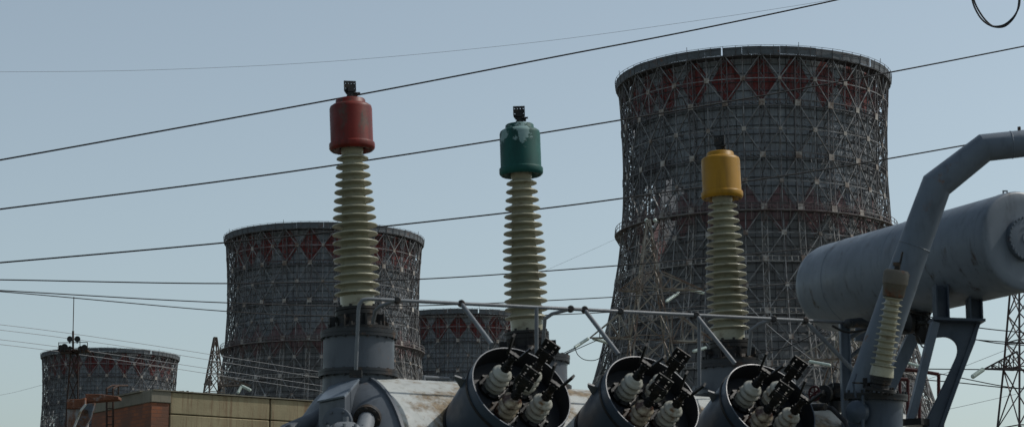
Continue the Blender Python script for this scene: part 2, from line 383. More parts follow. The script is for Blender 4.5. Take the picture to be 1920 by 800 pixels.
# ------------------------------------------------------------------ cooling towers
TOP, BAY, NC = 86.3, 8.15, 24
DA = 2 * math.pi / NC
def Ro(z): return 21.3 * math.sqrt(1 + ((z - 71) / (45 if z < 71 else 60)) ** 2)
GAP = 1.9
def cyl_pt(k, z, off=0, tang=0):
    a = k * DA; r = Ro(z) + off
    return Vector((r * math.cos(a) - tang * math.sin(a), r * math.sin(a) + tang * math.cos(a), z))
LEV = [TOP - .1] + [TOP + .5 - BAY * i for i in range(1, 11)]      # 86.3 ... 4.8
def make_tower():
    t = thing('cooling_tower', (0, 0, 0), 'x', 'cooling tower', 'steel framed cooling towers', local=True)
    # shell with uv: u = column number, v = storey from the top
    me = bpy.data.meshes.new('cladding'); sh = bpy.data.objects.new('cladding', me); col.objects.link(sh); sh.parent = t
    nu, zs = 96, [TOP - .3 - i * BAY / 6 for i in range(0, 62)]
    zs = [z for z in zs if z > 6] + [6]
    vs = [cyl_pt(i / 4, z, -GAP) for z in zs for i in range(nu)]
    fs, uv = [], []
    rr = random.Random(11)
    for j in range(len(zs) - 1):
        for i in range(nu):
            kc = i / 4
            v0 = (TOP + .5 - zs[j]) / BAY; v1 = (TOP + .5 - zs[j + 1]) / BAY
            # panels missing on one flank (near and far side of it)
            dist = min(abs(kc - 13.1), abs(kc - 10.2))
            p = 0
            if 2.1 < v0 < 4.2 and dist < .9: p = .55 if v0 < 3.4 else .25
            if 4.6 < v0 < 6.4 and dist < .5: p = .3
            if 2.35 < v0 < 3.7 and 13.4 <= kc < 14.4 - (v0 - 2.35) * .4: p = .75
            if 1.5 < v0 < 3.4 and 8.7 < kc < 10.3: p = .92
            if rr.random() < p: continue
            if rr.random() < .003: continue
            a, b = j * nu + i, j * nu + (i + 1) % nu
            fs.append((a, b, b + nu, a + nu)[::-1]); uv.append([(kc, v0), (kc + .25, v0), (kc + .25, v1), (kc, v1)][::-1])
    me.from_pydata(vs, [], fs); ul = me.uv_layers.new(name='UV')
    for p_, q in zip(me.polygons, uv):
        p_.use_smooth = True
        for li, c in zip(p_.loop_indices, q): ul.data[li].uv = c
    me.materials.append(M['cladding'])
    # girts on the cladding
    gm = MB()
    z = TOP - 1.3
    while z > 24:
        for i in range(48):
            gm.bar(cyl_pt(i / 2, z, -GAP + .13), cyl_pt(i / 2 + .5, z, -GAP + .13), .09, .10)
        z -= BAY / 6
    for i in range(48):
        for a, b in zip(LEV[:8], LEV[1:8]): gm.bar(cyl_pt(i / 2 + .25, a, -GAP + .15), cyl_pt(i / 2 + .25, b, -GAP + .15), .05)
    gm.build('girts', M['girt'], t)
    # one lattice column, copied
    def column():
        m = MB()
        for li in range(10):
            a, b = LEV[li], LEV[li + 1]
            n = 6 if li < 8 else 2
            for q in range(n):
                z0 = a + (b - a) * q / n; z1 = a + (b - a) * (q + 1) / n
                for sgn in (-1, 1):
                    m.bar(cyl_pt(0, z0, 0, .42 * sgn), cyl_pt(0, z1, 0, .42 * sgn), .13)
                m.bar(cyl_pt(0, z0, -GAP + .35, 0), cyl_pt(0, z1, -GAP + .35, 0), .07)
                s1 = 1 if q % 2 else -1
                m.bar(cyl_pt(0, z0, 0, .42 * s1), cyl_pt(0, z1, 0, -.42 * s1), .07)
                if q % 2: m.bar(cyl_pt(0, z0, 0, .42), cyl_pt(0, z1, -GAP + .35, 0), .07); m.bar(cyl_pt(0, z0, 0, -.42), cyl_pt(0, z1, -GAP + .35, 0), .07)
                else: m.bar(cyl_pt(0, z0, -GAP + .35, 0), cyl_pt(0, z1, 0, .42), .07); m.bar(cyl_pt(0, z0, -GAP + .35, 0), cyl_pt(0, z1, 0, -.42), .07)
        return m
    c0 = column().build('column', M['steel'], t)
    for k in range(1, NC):
        c = c0.copy(); col.objects.link(c); c.parent = t; c.rotation_euler = (0, 0, k * DA)
    # bracing per storey
    for li in range(10):
        a, b = LEV[li], LEV[li + 1]; mid = (a + b) / 2
        m = MB()
        for k in range(NC):
            for (ka, za, kb, zb) in ((k, a, k + .5, mid), (k + 1, a, k + .5, mid), (k + .5, mid, k, b), (k + .5, mid, k + 1, b)):
                m.bar(cyl_pt(ka, za, .02), cyl_pt(kb, zb, .02), .19, .14)
                if li < 8:
                    m.bar(cyl_pt(ka, za, -GAP + .4), cyl_pt(kb, zb, -GAP + .4), .08)
                    # lacing between the outer and the inner diagonal
                    for q in range(4):
                        f0, f1 = q / 4, (q + 1) / 4
                        A = cyl_pt(ka + (kb - ka) * f0, za + (zb - za) * f0, 0 if q % 2 else -GAP + .4)
                        B = cyl_pt(ka + (kb - ka) * f1, za + (zb - za) * f1, -GAP + .4 if q % 2 else 0)
                        m.bar(A, B, .06)
            m.bar(cyl_pt(k, mid), cyl_pt(k + .5, mid), .15); m.bar(cyl_pt(k + .5, mid), cyl_pt(k + 1, mid), .15)
            m.bar(cyl_pt(k + .5, a), cyl_pt(k + .5, b), .13)
            m.bar(cyl_pt(k + .5, mid), cyl_pt(k + .5, mid, -GAP + .2), .13)
            m.bar(cyl_pt(k + .5, mid), cyl_pt(k + .5, a, -GAP + .3), .10); m.bar(cyl_pt(k + .5, mid), cyl_pt(k + .5, b, -GAP + .3), .10)
        gp = m; m.mi = (len(m.f), M['gusset'])
        rr = random.Random(li)
        for k in range(NC):
            for kk, z, sz in ((k, b, .40 + .12 * rr.random()), (k + .5, mid, .26 + .14 * rr.random())):
                gp.bar(cyl_pt(kk, z - sz, .12), cyl_pt(kk, z + sz, .12), .08, 2 * sz, True, ref=Vector((-math.sin(kk * DA), math.cos(kk * DA), 0)).cross(Vector((0, 0, 1))).cross(Vector((0, 0, 1))))
        m.build('diagonal_bracing', M['steel_brace'], t)
    # odd struts, hangers and old pipes between frame and cladding
    m = MB(); rr = random.Random(21)
    for q in range(900):
        k = rr.uniform(0, NC) if q % 3 else rr.uniform(9, 15); z = rr.uniform(24, TOP - 1)
        o0, o1 = rr.uniform(-GAP + .2, .1), rr.uniform(-GAP + .2, .1)
        ty = rr.random()
        if ty < .4: m.bar(cyl_pt(k, z, o0), cyl_pt(k + rr.uniform(-.3, .3), z - rr.uniform(1, 4), o1), rr.uniform(.04, .09))
        elif ty < .7: m.bar(cyl_pt(k, z, o0), cyl_pt(k + rr.uniform(.2, .5), z, o0), rr.uniform(.04, .08))
        else: m.bar(cyl_pt(k, z, o0), cyl_pt(k, max(20, z - rr.uniform(2, 9)), o0), rr.uniform(.04, .09))
    m.build('loose_struts', M['girt2'], t)
    # ring girders
    for li in range(1, 10):
        z = LEV[li]; m = MB()
        for i in range(48):
            k0, k1 = i / 2, i / 2 + .5
            for dz in (-.42, .42): m.bar(cyl_pt(k0, z + dz, .03), cyl_pt(k1, z + dz, .03), .12)
            m.bar(cyl_pt(k0, z, -GAP + .3), cyl_pt(k1, z, -GAP + .3), .14)
            n = 3
            for q in range(n):
                kq = k0 + .5 * q / n; m.bar(cyl_pt(kq, z - .42, .03), cyl_pt(kq, z + .42, .03), .13)
                m.bar(cyl_pt(kq, z, .03), cyl_pt(kq + .5 / n, z, -GAP + .3), .08)
        m.build('ring_girder', M['steel'], t)
    # walkway round the waist
    m = MB(); z = LEV[3] - .7
    for i in range(72):
        k0, k1 = i / 3, (i + 1) / 3
        m.bar(cyl_pt(k0, z, .55), cyl_pt(k1, z, .55), 1.0, .12)
        for dz in (.6, 1.2): m.bar(cyl_pt(k0, z + dz, 1.05), cyl_pt(k1, z + dz, 1.05), .07)
        m.bar(cyl_pt(k0, z, 1.05), cyl_pt(k0, z + 1.2, 1.05), .07)
        m.bar(cyl_pt(k0, z, 1.0), cyl_pt(k0, z - 1.3, .1), .1)
    m.build('walkway', M['steel'], t)
    # top gallery: floor, parapet plates, handrail
    m = MB()
    for i in range(96):
        k0, k1 = i / 4, (i + 1) / 4
        m.bar(cyl_pt(k0, TOP - .35, -.7), cyl_pt(k1, TOP - .35, -.7), 2.1, .18)
        m.bar(cyl_pt(k0, TOP - .4, .3), cyl_pt(k0, TOP - 1.6, -.6), .1)
    m.build('gallery_floor', M['steel'], t)
    m = MB(); rr = random.Random(3)
    for i in range(48):
        k0, k1 = i / 2 + .003, i / 2 + .497
        if i in (5, 31, 40): k1 -= .05
        j = rr.uniform(-.05, .05)
        m.bar(cyl_pt(k0, TOP + .35 + j, .33), cyl_pt(k1, TOP + .35 + j, .33), .07, 1.25)
    m.build('parapet', M['cladding_top'], t)
    m = MB()
    for i in range(72):
        k0, k1 = i / 3, (i + 1) / 3
        m.bar(cyl_pt(k0, TOP + 1.12, .45), cyl_pt(k1, TOP + 1.12, .45), .05); m.bar(cyl_pt(k0, TOP + .7, .45), cyl_pt(k1, TOP + .7, .45), .04)
        m.bar(cyl_pt(k0, TOP - .3, .45), cyl_pt(k0, TOP + 1.15 + (.5 if i % 9 == 0 else 0), .45), .07)
    m.build('handrail', M['steel'], t)
    # ring foundation
    m = MB()
    m.lathe([(40.0, 0), (40.0, 5), (43.5, 5), (43.5, 0)], n=96)
    m.build('foundation', M['concrete'], t)
    return t
M['cladding_top'] = paint('parapet_plate', (.10, .112, .122), .7, (.07, .04, .03), .62, .5, .7)
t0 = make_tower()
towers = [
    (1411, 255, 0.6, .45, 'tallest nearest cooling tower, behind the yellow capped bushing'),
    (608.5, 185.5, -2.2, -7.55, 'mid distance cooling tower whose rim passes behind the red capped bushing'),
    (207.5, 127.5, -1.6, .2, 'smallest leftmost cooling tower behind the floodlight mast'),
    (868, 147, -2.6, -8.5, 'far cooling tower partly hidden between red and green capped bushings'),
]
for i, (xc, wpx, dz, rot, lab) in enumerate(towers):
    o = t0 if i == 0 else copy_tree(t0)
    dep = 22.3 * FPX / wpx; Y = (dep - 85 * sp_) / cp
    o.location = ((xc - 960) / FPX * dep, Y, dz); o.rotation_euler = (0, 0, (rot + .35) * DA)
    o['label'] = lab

# ------------------------------------------------------------------ lattice pylons
def lattice(m, c, secs, wd, rot=0.3, steps=None):
    """secs: list of (z, half width)"""
    c = Vector(c); ca, sa = math.cos(rot), math.sin(rot)
    def pt(i, z, h):
        x, y = ((-1, -1), (1, -1), (1, 1), (-1, 1))[i % 4]; x *= h; y *= h
        return Vector((c.x + x * ca - y * sa, c.y + x * sa + y * ca, z))
    for (z0, h0), (z1, h1) in zip(secs, secs[1:]):
        n = max(1, round(abs(z1 - z0) / (1.5 * (h0 + h1) / 2 + .5)))
        for q in range(n):
            a, b = q / n, (q + 1) / n
            za, zb, ha, hb = z0 + (z1 - z0) * a, z0 + (z1 - z0) * b, h0 + (h1 - h0) * a, h0 + (h1 - h0) * b
            for i in range(4):
                m.bar(pt(i, za, ha), pt(i, zb, hb), wd)
                m.bar(pt(i, za, ha), pt(i + 1, zb, hb), wd * .55); m.bar(pt(i + 1, za, ha), pt(i, zb, hb), wd * .55)
                if q % 2 == 0: m.bar(pt(i, za, ha), pt(i + 1, za, ha), wd * .6)
def arm(m, root, tip, h, wd, n=4, spread=.8):
    root, tip = Vector(root), Vector(tip); d = (tip - root)
    side = Vector((-d.y, d.x, 0)).normalized() * spread
    r = [root + side, root - side, root + side * .9 + Vector((0, 0, h)), root - side * .9 + Vector((0, 0, h))]
    for q in r: m.bar(q, tip, wd)
    for i in range(n):
        f, g2 = i / n, (i + 1) / n
        L = [a.lerp(tip, f) for a in r]; K = [a.lerp(tip, g2) for a in r]
        m.bar(L[0], K[1], wd * .6); m.bar(L[0], K[2], wd * .6); m.bar(L[1], K[3], wd * .6); m.bar(L[0], L[1], wd * .6); m.bar(L[0], L[2], wd * .6); m.bar(L[1], L[3], wd * .6)
def pylon(px, Y, secs_px, arms_px, mat, label, wd, top_extra=None, rot=.3):
    c = P(px, 700, Y)
    pxm = FPX / Y
    th = thing('lattice_pylon', (c.x, Y, 0), label, 'pylon', 'lattice pylons of the power lines')
    m = MB(); secs = [(P(px, y, Y).z, wpx / pxm) for y, wpx in secs_px]
    secs.append((0, secs[-1][1] * 1.0 + (secs[-1][0]) * .06))
    lattice(m, (c.x, Y, 0), secs, wd, rot); m.build('lattice_body', mat, th)
    for (x0, x1, y, h) in arms_px:
        m = MB(); arm(m, P(x0, y, Y), P(x1, y, Y), h, wd * .85, 4, wd * 6); m.build('crossarm', mat, th)
    return th
py1 = pylon(1219, 120, [(412, 3), (470, 11), (540, 19), (632, 33), (700, 42)],
            [(1240, 1318, 543, 1.0), (1205, 1160, 545, 1.0), (1180, 1106, 633, 1.8), (1260, 1340, 640, 1.8)], M['pylon'],
            'rusty white lattice pylon in front of the tallest cooling tower', .085, rot=.12)
m = MB(); 
for dx in (-7, 9):
    q = P(1219 + dx, 413, 120); m.ball(q, .12)
m.build('lamp', M['glass'], py1)
pylon(402, 130, [(632, 2.2), (700, 11), (735, 15)], [(410, 470, 722, .6), (395, 383, 720, .5)], M['pylon_mid'],
      'small rusty pylon between the two left cooling towers', .08, rot=.5)
pylon(1592, 130, [(600, 6), (672, 26), (760, 50)], [(1570, 1490, 674, 1.6), (1615, 1690, 684, 1.6)], M['pylon'],
      'pylon half hidden behind the slanting grey pipe and blue post', .08, rot=.2)
py3 = pylon(1926, 90, [(430, 8), (540, 18), (690, 32), (800, 44)], [(1905, 1846, 691, .7), (1940, 2010, 691, .7)], M['pylon_dark'],
      'dark reddish lattice pylon at the photo edge under the big tank', .075, rot=.25)

def sag(a, b, s, n=24):
    a, b = Vector(a), Vector(b)
    return [a.lerp(b, i / n) - Vector((0, 0, 4 * s * (i / n) * (1 - i / n))) for i in range(n + 1)]
def string(a, b, label, nd=9, r=.10):
    a, b = Vector(a), Vector(b); m = MB(); L = (b - a).length; p = L / nd
    prof = [(0, 0)]
    for i in range(nd): prof += [(.03, i * p + .05 * p), (r, i * p + .35 * p), (r * .9, i * p + .55 * p), (.04, i * p + .75 * p)]
    prof.append((0, L)); m.lathe(prof, a, b - a, 12)
    return tag(m.build('insulator_string', M['glass']), label, 'insulator', 'glass insulator strings')
string(P(1103, 634, 120), P(1077, 651, 118), 'glass insulator string sloping down left of the rusty pylon against open sky')
string(P(1112, 634, 120), P(1140, 642, 122), 'glass insulator string from the rusty pylon lower left arm in front of tower edge')
string(P(1273, 548, 120), P(1249, 565, 118), 'glass string under the rusty pylon upper arm sloping down left')
string(P(1296, 543, 120), P(1320, 549, 122), 'glass string at the tip of the rusty pylon upper right arm')
string(P(1300, 658, 118), P(1324, 651, 120), 'glass string hanging from the rusty pylon lower right arm')
string(P(1518, 677, 128), P(1557, 684, 126), 'long glass string right of the third turret drum', 14)
string(P(1686, 675, 128), P(1735, 689, 126), 'glass string beside the red handrail in front of the tower', 14)
string(P(1843, 692, 89), P(1823, 706, 88), 'glass string below the dark pylon arm in the open sky', 10, .1)
string(P(452, 722, 130), P(470, 731, 129), 'pale glass string on the small rusty pylon arm', 8)
string(P(453, 723, 130), P(446, 736, 129), 'glass string hanging steeply under the small rusty pylon arm', 8)

# ------------------------------------------------------------------ wires
def wire(pts, Ys, r, mat, label, group='power lines crossing the sky', n=10):
    """smooth curve through the given photo points"""
    if not isinstance(Ys, (list, tuple)): Ys = [Ys] * len(pts)
    if len(Ys) == 2 and len(pts) > 2: Ys = [Ys[0] + (Ys[1] - Ys[0]) * (p[0] - pts[0][0]) / (pts[-1][0] - pts[0][0]) for p in pts]
    K = [P(p[0], p[1], y) for p, y in zip(pts, Ys)]
    out = []
    for i in range(len(K) - 1):
        p0, p1, p2, p3 = K[max(0, i - 1)], K[i], K[i + 1], K[min(len(K) - 1, i + 2)]
        if i == 0: p0 = p1 * 2 - p2
        if i == len(K) - 2: p3 = p2 * 2 - p1
        for j in range(n):
            t = j / n
            out.append(.5 * ((2 * p1) + (p2 - p0) * t + (2 * p0 - 5 * p1 + 4 * p2 - p3) * t * t + (3 * p1 - p0 - 3 * p2 + p3) * t ** 3))
    out.append(K[-1])
    m = MB(); m.path(out, r, 8)
    return tag(m.build('power_line', mat), label, 'wire', group)
W = M['wire']; T = M['thin_wire']
wire([(-300, 350), (0, 300), (650, 182), (1040, 107), (1300, 57), (1570, 0), (1900, -75)], (26, 31), .011, W, 'highest thick black wire, passing at the red cap top')
wire([(-300, 431), (0, 392), (500, 328), (1000, 252), (1500, 167), (1920, 87), (2300, 8)], (27, 33), .011, W, 'second thick black wire, passing behind the green cap')
wire([(-300, 515), (0, 492), (500, 447), (1000, 393), (1300, 353), (1550, 317), (1920, 252), (2300, 178)], (28, 34), .011, W, 'third thick black wire, passing behind the yellow cap into the pipe')
wire([(-400, 519), (0, 524), (423, 531), (760, 524), (1020, 508), (1320, 484), (1560, 460), (1900, 420)], (45, 55), .014, W, 'wire crossing the middle of the second tower, fourth from the top')
wire([(-400, 521), (0, 544), (423, 567), (760, 573), (1160, 556), (1400, 539), (1700, 505)], (46, 60), .013, W, 'wire running just above the grey guard rail, fifth from the top')
wire([(-400, 518), (0, 546), (423, 583), (640, 592), (960, 592), (1300, 575), (1700, 540)], (47, 62), .012, W, 'lowest black wire starting at the left with the fifth one')
wire([(-300, 134), (0, 135), (300, 131), (640, 114), (1000, 80), (1300, 40), (1530, 5), (1700, -25)], 70, .0055, T, 'very thin grey wire high in the sky above all others')
wire([(1000, 515), (1020, 508), (1160, 445), (1220, 412)], 119, .006, T, 'hair thin wire climbing from green bushing to the rusty pylon top')
for i, (a, b, c_, d) in enumerate([(608, 640, 680, 730), (618, 650, 691, 740), (636, 668, 706, 752), (645, 677, 716, 762)]):
    wire([(-300, a - 28), (0, a), (240, b), (560, c_ + 10), (1000, d + 30)], (70, 90), .009, T,
         ['uppermost', 'second', 'third', 'lowest'][i] + ' of four thin grey wires sloping past the floodlight mast', 'thin wires left of the floodlight mast')
wire([(-100, 755), (0, 740), (75, 722), (300, 660)], 900, .05, T, 'faint thin wire rising from the lower left corner', 'faint distant wires')
for i, (pts, Y) in enumerate([
    ([(1700, 580), (1800, 608), (1910, 622), (2050, 632)], 88), ([(1700, 606), (1800, 632), (1900, 641), (2050, 645)], 88),
    ([(1700, 604), (1830, 636), (1910, 646), (2050, 652)], 90), ([(1640, 690), (1845, 692), (1920, 692), (2050, 693)], 89),
    ([(1640, 700), (1740, 697), (1900, 726), (2050, 735)], 92), ([(1640, 704), (1790, 716), (1900, 727), (2050, 733)], 90)]):
    wire(pts, Y, .022, W, ['uppermost wire reaching the dark pylon under the tank', 'double wire upper strand left of the dark pylon', 'double wire lower strand left of the dark pylon',
         'straight level wire meeting the dark pylon arm tip', 'wire crossing down through the bracket opening to the dark pylon', 'lowest wire from the red handrail to the dark pylon'][i], 'wires meeting the dark pylon')
wire([(1640, 740), (1770, 700), (1905, 648)], 300, .03, T, 'faint wire rising through the bracket opening', 'faint distant wires')
wire([(1700, 780), (1780, 766), (1905, 738)], 300, .03, T, 'faint wire low beside the dark pylon foot', 'faint distant wires')
for i, (pts) in enumerate([[(1078, 651), (1050, 665), (1020, 680), (960, 715)], [(1078, 653), (1050, 668), (1020, 684), (960, 722)], [(1122, 636), (1060, 664), (1020, 686), (960, 726)]]):
    wire(pts, 118, .022, W, ['upper', 'middle', 'lowest'][i] + ' of three wires leaving the left arm string of the rusty pylon', 'wires leaving the rusty pylon')
wire([(1078, 652), (1084, 665), (1098, 674), (1120, 673), (1142, 655)], 118, .022, W, 'slack jumper loop hanging under the rusty pylon left arm', 'jumper loops')
wire([(1320, 549), (1360, 556), (1420, 560)], 118, .02, W, 'short wire leaving the upper right string of the rusty pylon', 'wires leaving the rusty pylon')
wire([(1390, 560), (1450, 618), (1520, 672)], 118, .02, T, 'thin wire running down to the long glass string', 'wires leaving the rusty pylon')
wire([(1320, 655), (1360, 668), (1430, 660), (1500, 640), (1580, 590)], 118, .025, W, 'drooping wire behind the third turret drum', 'jumper loops')
wire([(1560, 684), (1590, 700), (1640, 730), (1640, 760)], 124, .025, W, 'wire falling from the long glass string', 'jumper loops')
# cable loop hanging from an overhead line
lp = MB()
def loop_pts(dx, dy, k):
    return [P(x + dx, y + dy, 20) for x, y in k]
def cat(K, n=8):
    out = []
    for i in range(len(K) - 1):
        p1, p2 = K[i], K[i + 1]; p0 = K[i - 1] if i else p1 * 2 - p2; p3 = K[i + 2] if i < len(K) - 2 else p2 * 2 - p1
        for j in range(n):
            t = j / n; out.append(.5 * ((2 * p1) + (p2 - p0) * t + (2 * p0 - 5 * p1 + 4 * p2 - p3) * t * t + (3 * p1 - p0 - 3 * p2 + p3) * t ** 3))
    out.append(K[-1]); return out
lp.path(cat([P(x, y, 20) for x, y in [(1830, -90), (1822, -40), (1823, 0), (1834, 27), (1848, 43), (1866, 51), (1885, 49), (1902, 32), (1910, 8), (1908, -30), (1885, -85), (1860, -105)]]), .0085)
lp.path(cat([P(x, y, 20.05) for x, y in [(1830, -90), (1820, -40), (1826, 0), (1840, 28), (1856, 46), (1868, 50), (1886, 45), (1904, 27), (1912, 3), (1906, -35), (1880, -85), (1860, -105)]]), .0085)
tag(lp.build('cable_loop', M['wire']), 'coiled black double cable loop hanging into the upper right corner', 'cable')
wire([(1500, -60), (1845, -100), (2300, -150)], 20, .012, W, 'wire above the frame carrying the cable loop')

# ------------------------------------------------------------------ building at left
bz = P(285, 731, 45); cx, cy, zt = bz.x, 45, bz.z
def at_height(px, py, z):
    lo, hi = 5.0, 400.0
    for _ in range(60):
        q = (lo + hi) / 2
        if P(px, py, q).z < z: lo = q
        else: hi = q
    return P(px, py, lo)
dR = (at_height(590, 752, zt) - bz); dR.z = 0; dR.normalize()
dL = (at_height(173, 754, zt) - bz); dL.z = 0; LL_ = dL.length; dL.normalize()
print('angle', math.degrees(dL.angle(dR)), LL_)
corner = Vector((cx, cy, 0)); LR, LL = 16, LL_
bt = thing('industrial_building', corner, 'cream panelled industrial building with bare red brick end wall and concrete parapet', 'building')
def wallbox(a, d, L, z0, z1, thick, nrm, ins=0):
    m = MB(); p = [a + Vector((0, 0, z0)), a + d * L + Vector((0, 0, z0)), a + d * L + Vector((0, 0, z1)), a + Vector((0, 0, z1))]
    m.prism(p, -nrm * thick); return m
nR = Vector((dR.y, -dR.x, 0)); nL = -dR
BZ = zt - .25
# long side, in storey-high panels with a joint groove
o = corner + dR * .42
k = 0
for xs, xw in ((0.0, 2.42), (2.45, 3.075), (5.55, 3.075), (8.65, 3.075), (11.75, 3.0)):
    for z0, z1 in ((zt - .47, zt - .01), (zt - 2.3, zt - .485), (.1, zt - 2.325)):
        m = MB(); a = o + dR * (xs + .012) + nR * .02
        m.prism([a + Vector((0, 0, z0)), a + dR * xw + Vector((0, 0, z0)), a + dR * xw + Vector((0, 0, z1)), a + Vector((0, 0, z1))], -nR * .2)
        m.build('wall_panel', M['panel'], bt, bevel=.02)
m = wallbox(corner + dR * .45 - nR * .19, dR, 15.4, 0, zt - .05, .3, nR); m.build('backing_wall', M['concrete'], bt)
# brick pier and end wall
def brickwall(a, d, L, z0, z1, thick, nrm):
    ob = wallbox(a, d, L, z0, z1, thick, nrm).build('brick_wall', M['brick'], bt)
    ul = ob.data.uv_layers.new(name='UV'); org = Vector(ob['_org'])
    for p_ in ob.data.polygons:
        for li in p_.loop_indices:
            v = ob.data.vertices[ob.data.loops[li].vertex_index].co
            if abs(p_.normal.dot(d)) < .5: ul.data[li].uv = (v.dot(d), v.z)
            else: ul.data[li].uv = (v.dot(nrm), v.z)
brickwall(corner, dR, .42, 0, BZ, .4, nR)
brickwall(corner + dL * .4, dL, LL - .4, 0, BZ, .3, nL)
m = wallbox(corner - nR * 0 + nL * .03, dL, LL, BZ + .003, zt, .35, nL); m.prism([corner + nR * .03 + nL * .03 + Vector((0, 0, BZ + .003)), corner + dR * .44 + nR * .03 + Vector((0, 0, BZ + .003)), corner + dR * .44 + nR * .03 + Vector((0, 0, zt)), corner + nR * .03 + nL * .03 + Vector((0, 0, zt))], nR * -.03)
m.build('parapet', M['concrete'], bt, bevel=.015)
m = MB(); a = corner + Vector((0, 0, zt + .0)); n_ = 60
m.prism([a - nR * -.06 + nL * .0, a + dR * LR + nR * .06, a + dR * LR - nR * .45, a - nR * .45 + nL * 0], (0, 0, .02))
m.prism([a + nL * .06 - nR * .45, a + nL * .06 + dL * LL, a - nL * .45 + dL * LL, a - nL * .45 - nR * .45], (0, 0, .035))
rr = random.Random(4)
for i in range(90):
    q = a + dR * rr.uniform(0, LR) + nR * rr.uniform(-.1, .05) + Vector((0, 0, .03)); s_ = rr.uniform(.008, .022)
    m.box(q, (s_ * 3, s_ * 2, s_))
m.build('coping', M['concrete'], bt)
m = MB(); m.prism([corner + dL * .4 + Vector((0, 0, zt - .5)) + dR * .4, corner + dR * LR + dL * .4 + Vector((0, 0, zt - .5)), corner + dR * LR + dL * LL + Vector((0, 0, zt - .5)), corner + dL * LL + dR * .4 + Vector((0, 0, zt - .5))], (0, 0, .1))
m.build('roof', M['felt'], bt)
# roof ladder
lt = thing('roof_ladder', (P(203, 800, 44.5).x, 44.5, 0), 'rusty brown access ladder with hoop top against the brick wall', 'ladder')
yy = 45.8
m = MB()
for x in (200, 212):
    m.path([P(x, 1150, yy), P(x, 728, yy), P(x + 10, 722, yy + .3), P(x + 27, 722, yy + 1.0)], .022, 8)
m.build('stile', M['rust'], lt)
m = MB()
for y in range(735, 1150, 15): m.bar(P(200, y, yy), P(212, y, yy), .02)
m.path([P(201, 745, yy), P(180, 746, yy + .4)], .018); m.path([P(222, 722, yy + .9), P(222, 765, yy + .9)], .02)
m.build('rungs', M['rust'], lt)
# rusty duct unit
rt = thing('rusty_duct', (P(150, 800, 43).x, 43, 0), 'rust streaked white steel duct with inclined chute left of the brick wall', 'duct')
m = MB()
def slab(pts, Y0, th): m.prism([P(x, y, Y0) for x, y in pts], (0.0, th, 0))
slab([(126, 764), (158, 762), (156, 1150), (121, 1150)], 43, .5); m.build('duct_body', M['rusty_white'], rt, bevel=.02)
m = MB(); slab([(125, 748), (152, 747), (160, 744), (160, 763), (152, 765), (125, 766)], 42.95, .6); m.build('duct_collar', M['rust_patchy'], rt, bevel=.015)
m = MB(); slab([(160, 737.5), (190, 738), (222, 742), (222, 748), (196, 750), (172, 752), (160, 754)], 43.1, .35); m.build('canopy', M['rust_patchy'], rt, bevel=.012)
m = MB(); slab([(158, 757), (178, 754), (170, 782), (160, 800), (146, 850), (128, 850), (146, 790)], 42.7, .12); m.build('chute', M['grey_rusty'], rt, bevel=.01)
m = MB(); m.path([P(161, 757, 42.6), P(152, 768, 42.6), P(139, 800, 42.6), P(122, 840, 42.6)], .022, 10); m.build('drain_pipe', M['tank'], rt)
m = MB(); m.cyl(P(162, 771, 42.66), P(162, 771, 42.76), .035); m.build('bolt_head', M['rust'], rt)

# ------------------------------------------------------------------ floodlight mast
FY = 60
ft = thing('floodlight_mast', (P(138, 800, FY).x, FY, 0), 'rusty lattice mast with floodlight platform and tall thin rod', 'mast')
m = MB(); c = P(138, 700, FY); pm = FPX / FY
lattice(m, (c.x, FY, 0), [(P(138, 662, FY).z, 7 / pm), (P(138, 760, FY).z, 10 / pm), (0, 14 / pm)], .035, .2); m.build('lattice_body', M['rust'], ft)
m = MB()
def fb(x0, y0, x1, y1, r=.02, dy=0, dy2=None): m.bar(P(x0, y0, FY + dy), P(x1, y1, FY + (dy if dy2 is None else dy2)), r)
z = P(138, 658, FY).z
m.box((c.x, FY, z), (56 / pm, .5, .035)); m.box((c.x - .2, FY - .1, z - .05), (22 / pm, .3, .03))
m.build('platform', M['rust'], ft)
m = MB()
for dy in (-.24, .24):
    fb(110, 642, 164, 641, .018, dy); fb(110, 658, 110, 641, .018, dy); fb(164, 658, 164, 641, .018, dy); fb(138, 658, 138, 641, .018, dy); fb(150, 658, 150, 638, .018, dy)
for x in (110, 164): m.bar(P(x, 641, FY - .24), P(x, 641, FY + .24), .018)
m.build('railing', M['rust'], ft)
m = MB(); m.path([P(137, 660, FY), P(137, 620, FY)], .03); m.path([P(137, 620, FY), P(138.5, 556, FY)], .012); m.build('rod', M['rust'], ft)
for (x, y, r_, aim) in [(131, 635, .095, (-.2, -1, -.1)), (145, 635, .095, (.2, -1, -.1)), (114, 651, .09, (-.5, -1, -.2)), (121, 650, .11, (.1, -1, -.2)), (131, 652, .07, (.3, -1, -.3)), (158, 651, .10, (.3, -1, -.2)), (151, 653, .09, (.6, -1, -.2))]:
    m = MB(); a = Vector(aim).normalized(); q = P(x, y, FY - .25)
    r_ *= .88
    m.lathe([(0, -r_ * 1.3), (r_ * .5, -r_ * 1.2), (r_ * .9, -r_ * .5), (r_, 0), (r_ * 1.02, r_ * .15), (r_ * .9, r_ * .16), (0, r_ * .1)], q, a, 16)
    m.bar(q, q - Vector((0, 0, r_ * 1.5)), .03); m.build('floodlight', M['bolt'], ft)

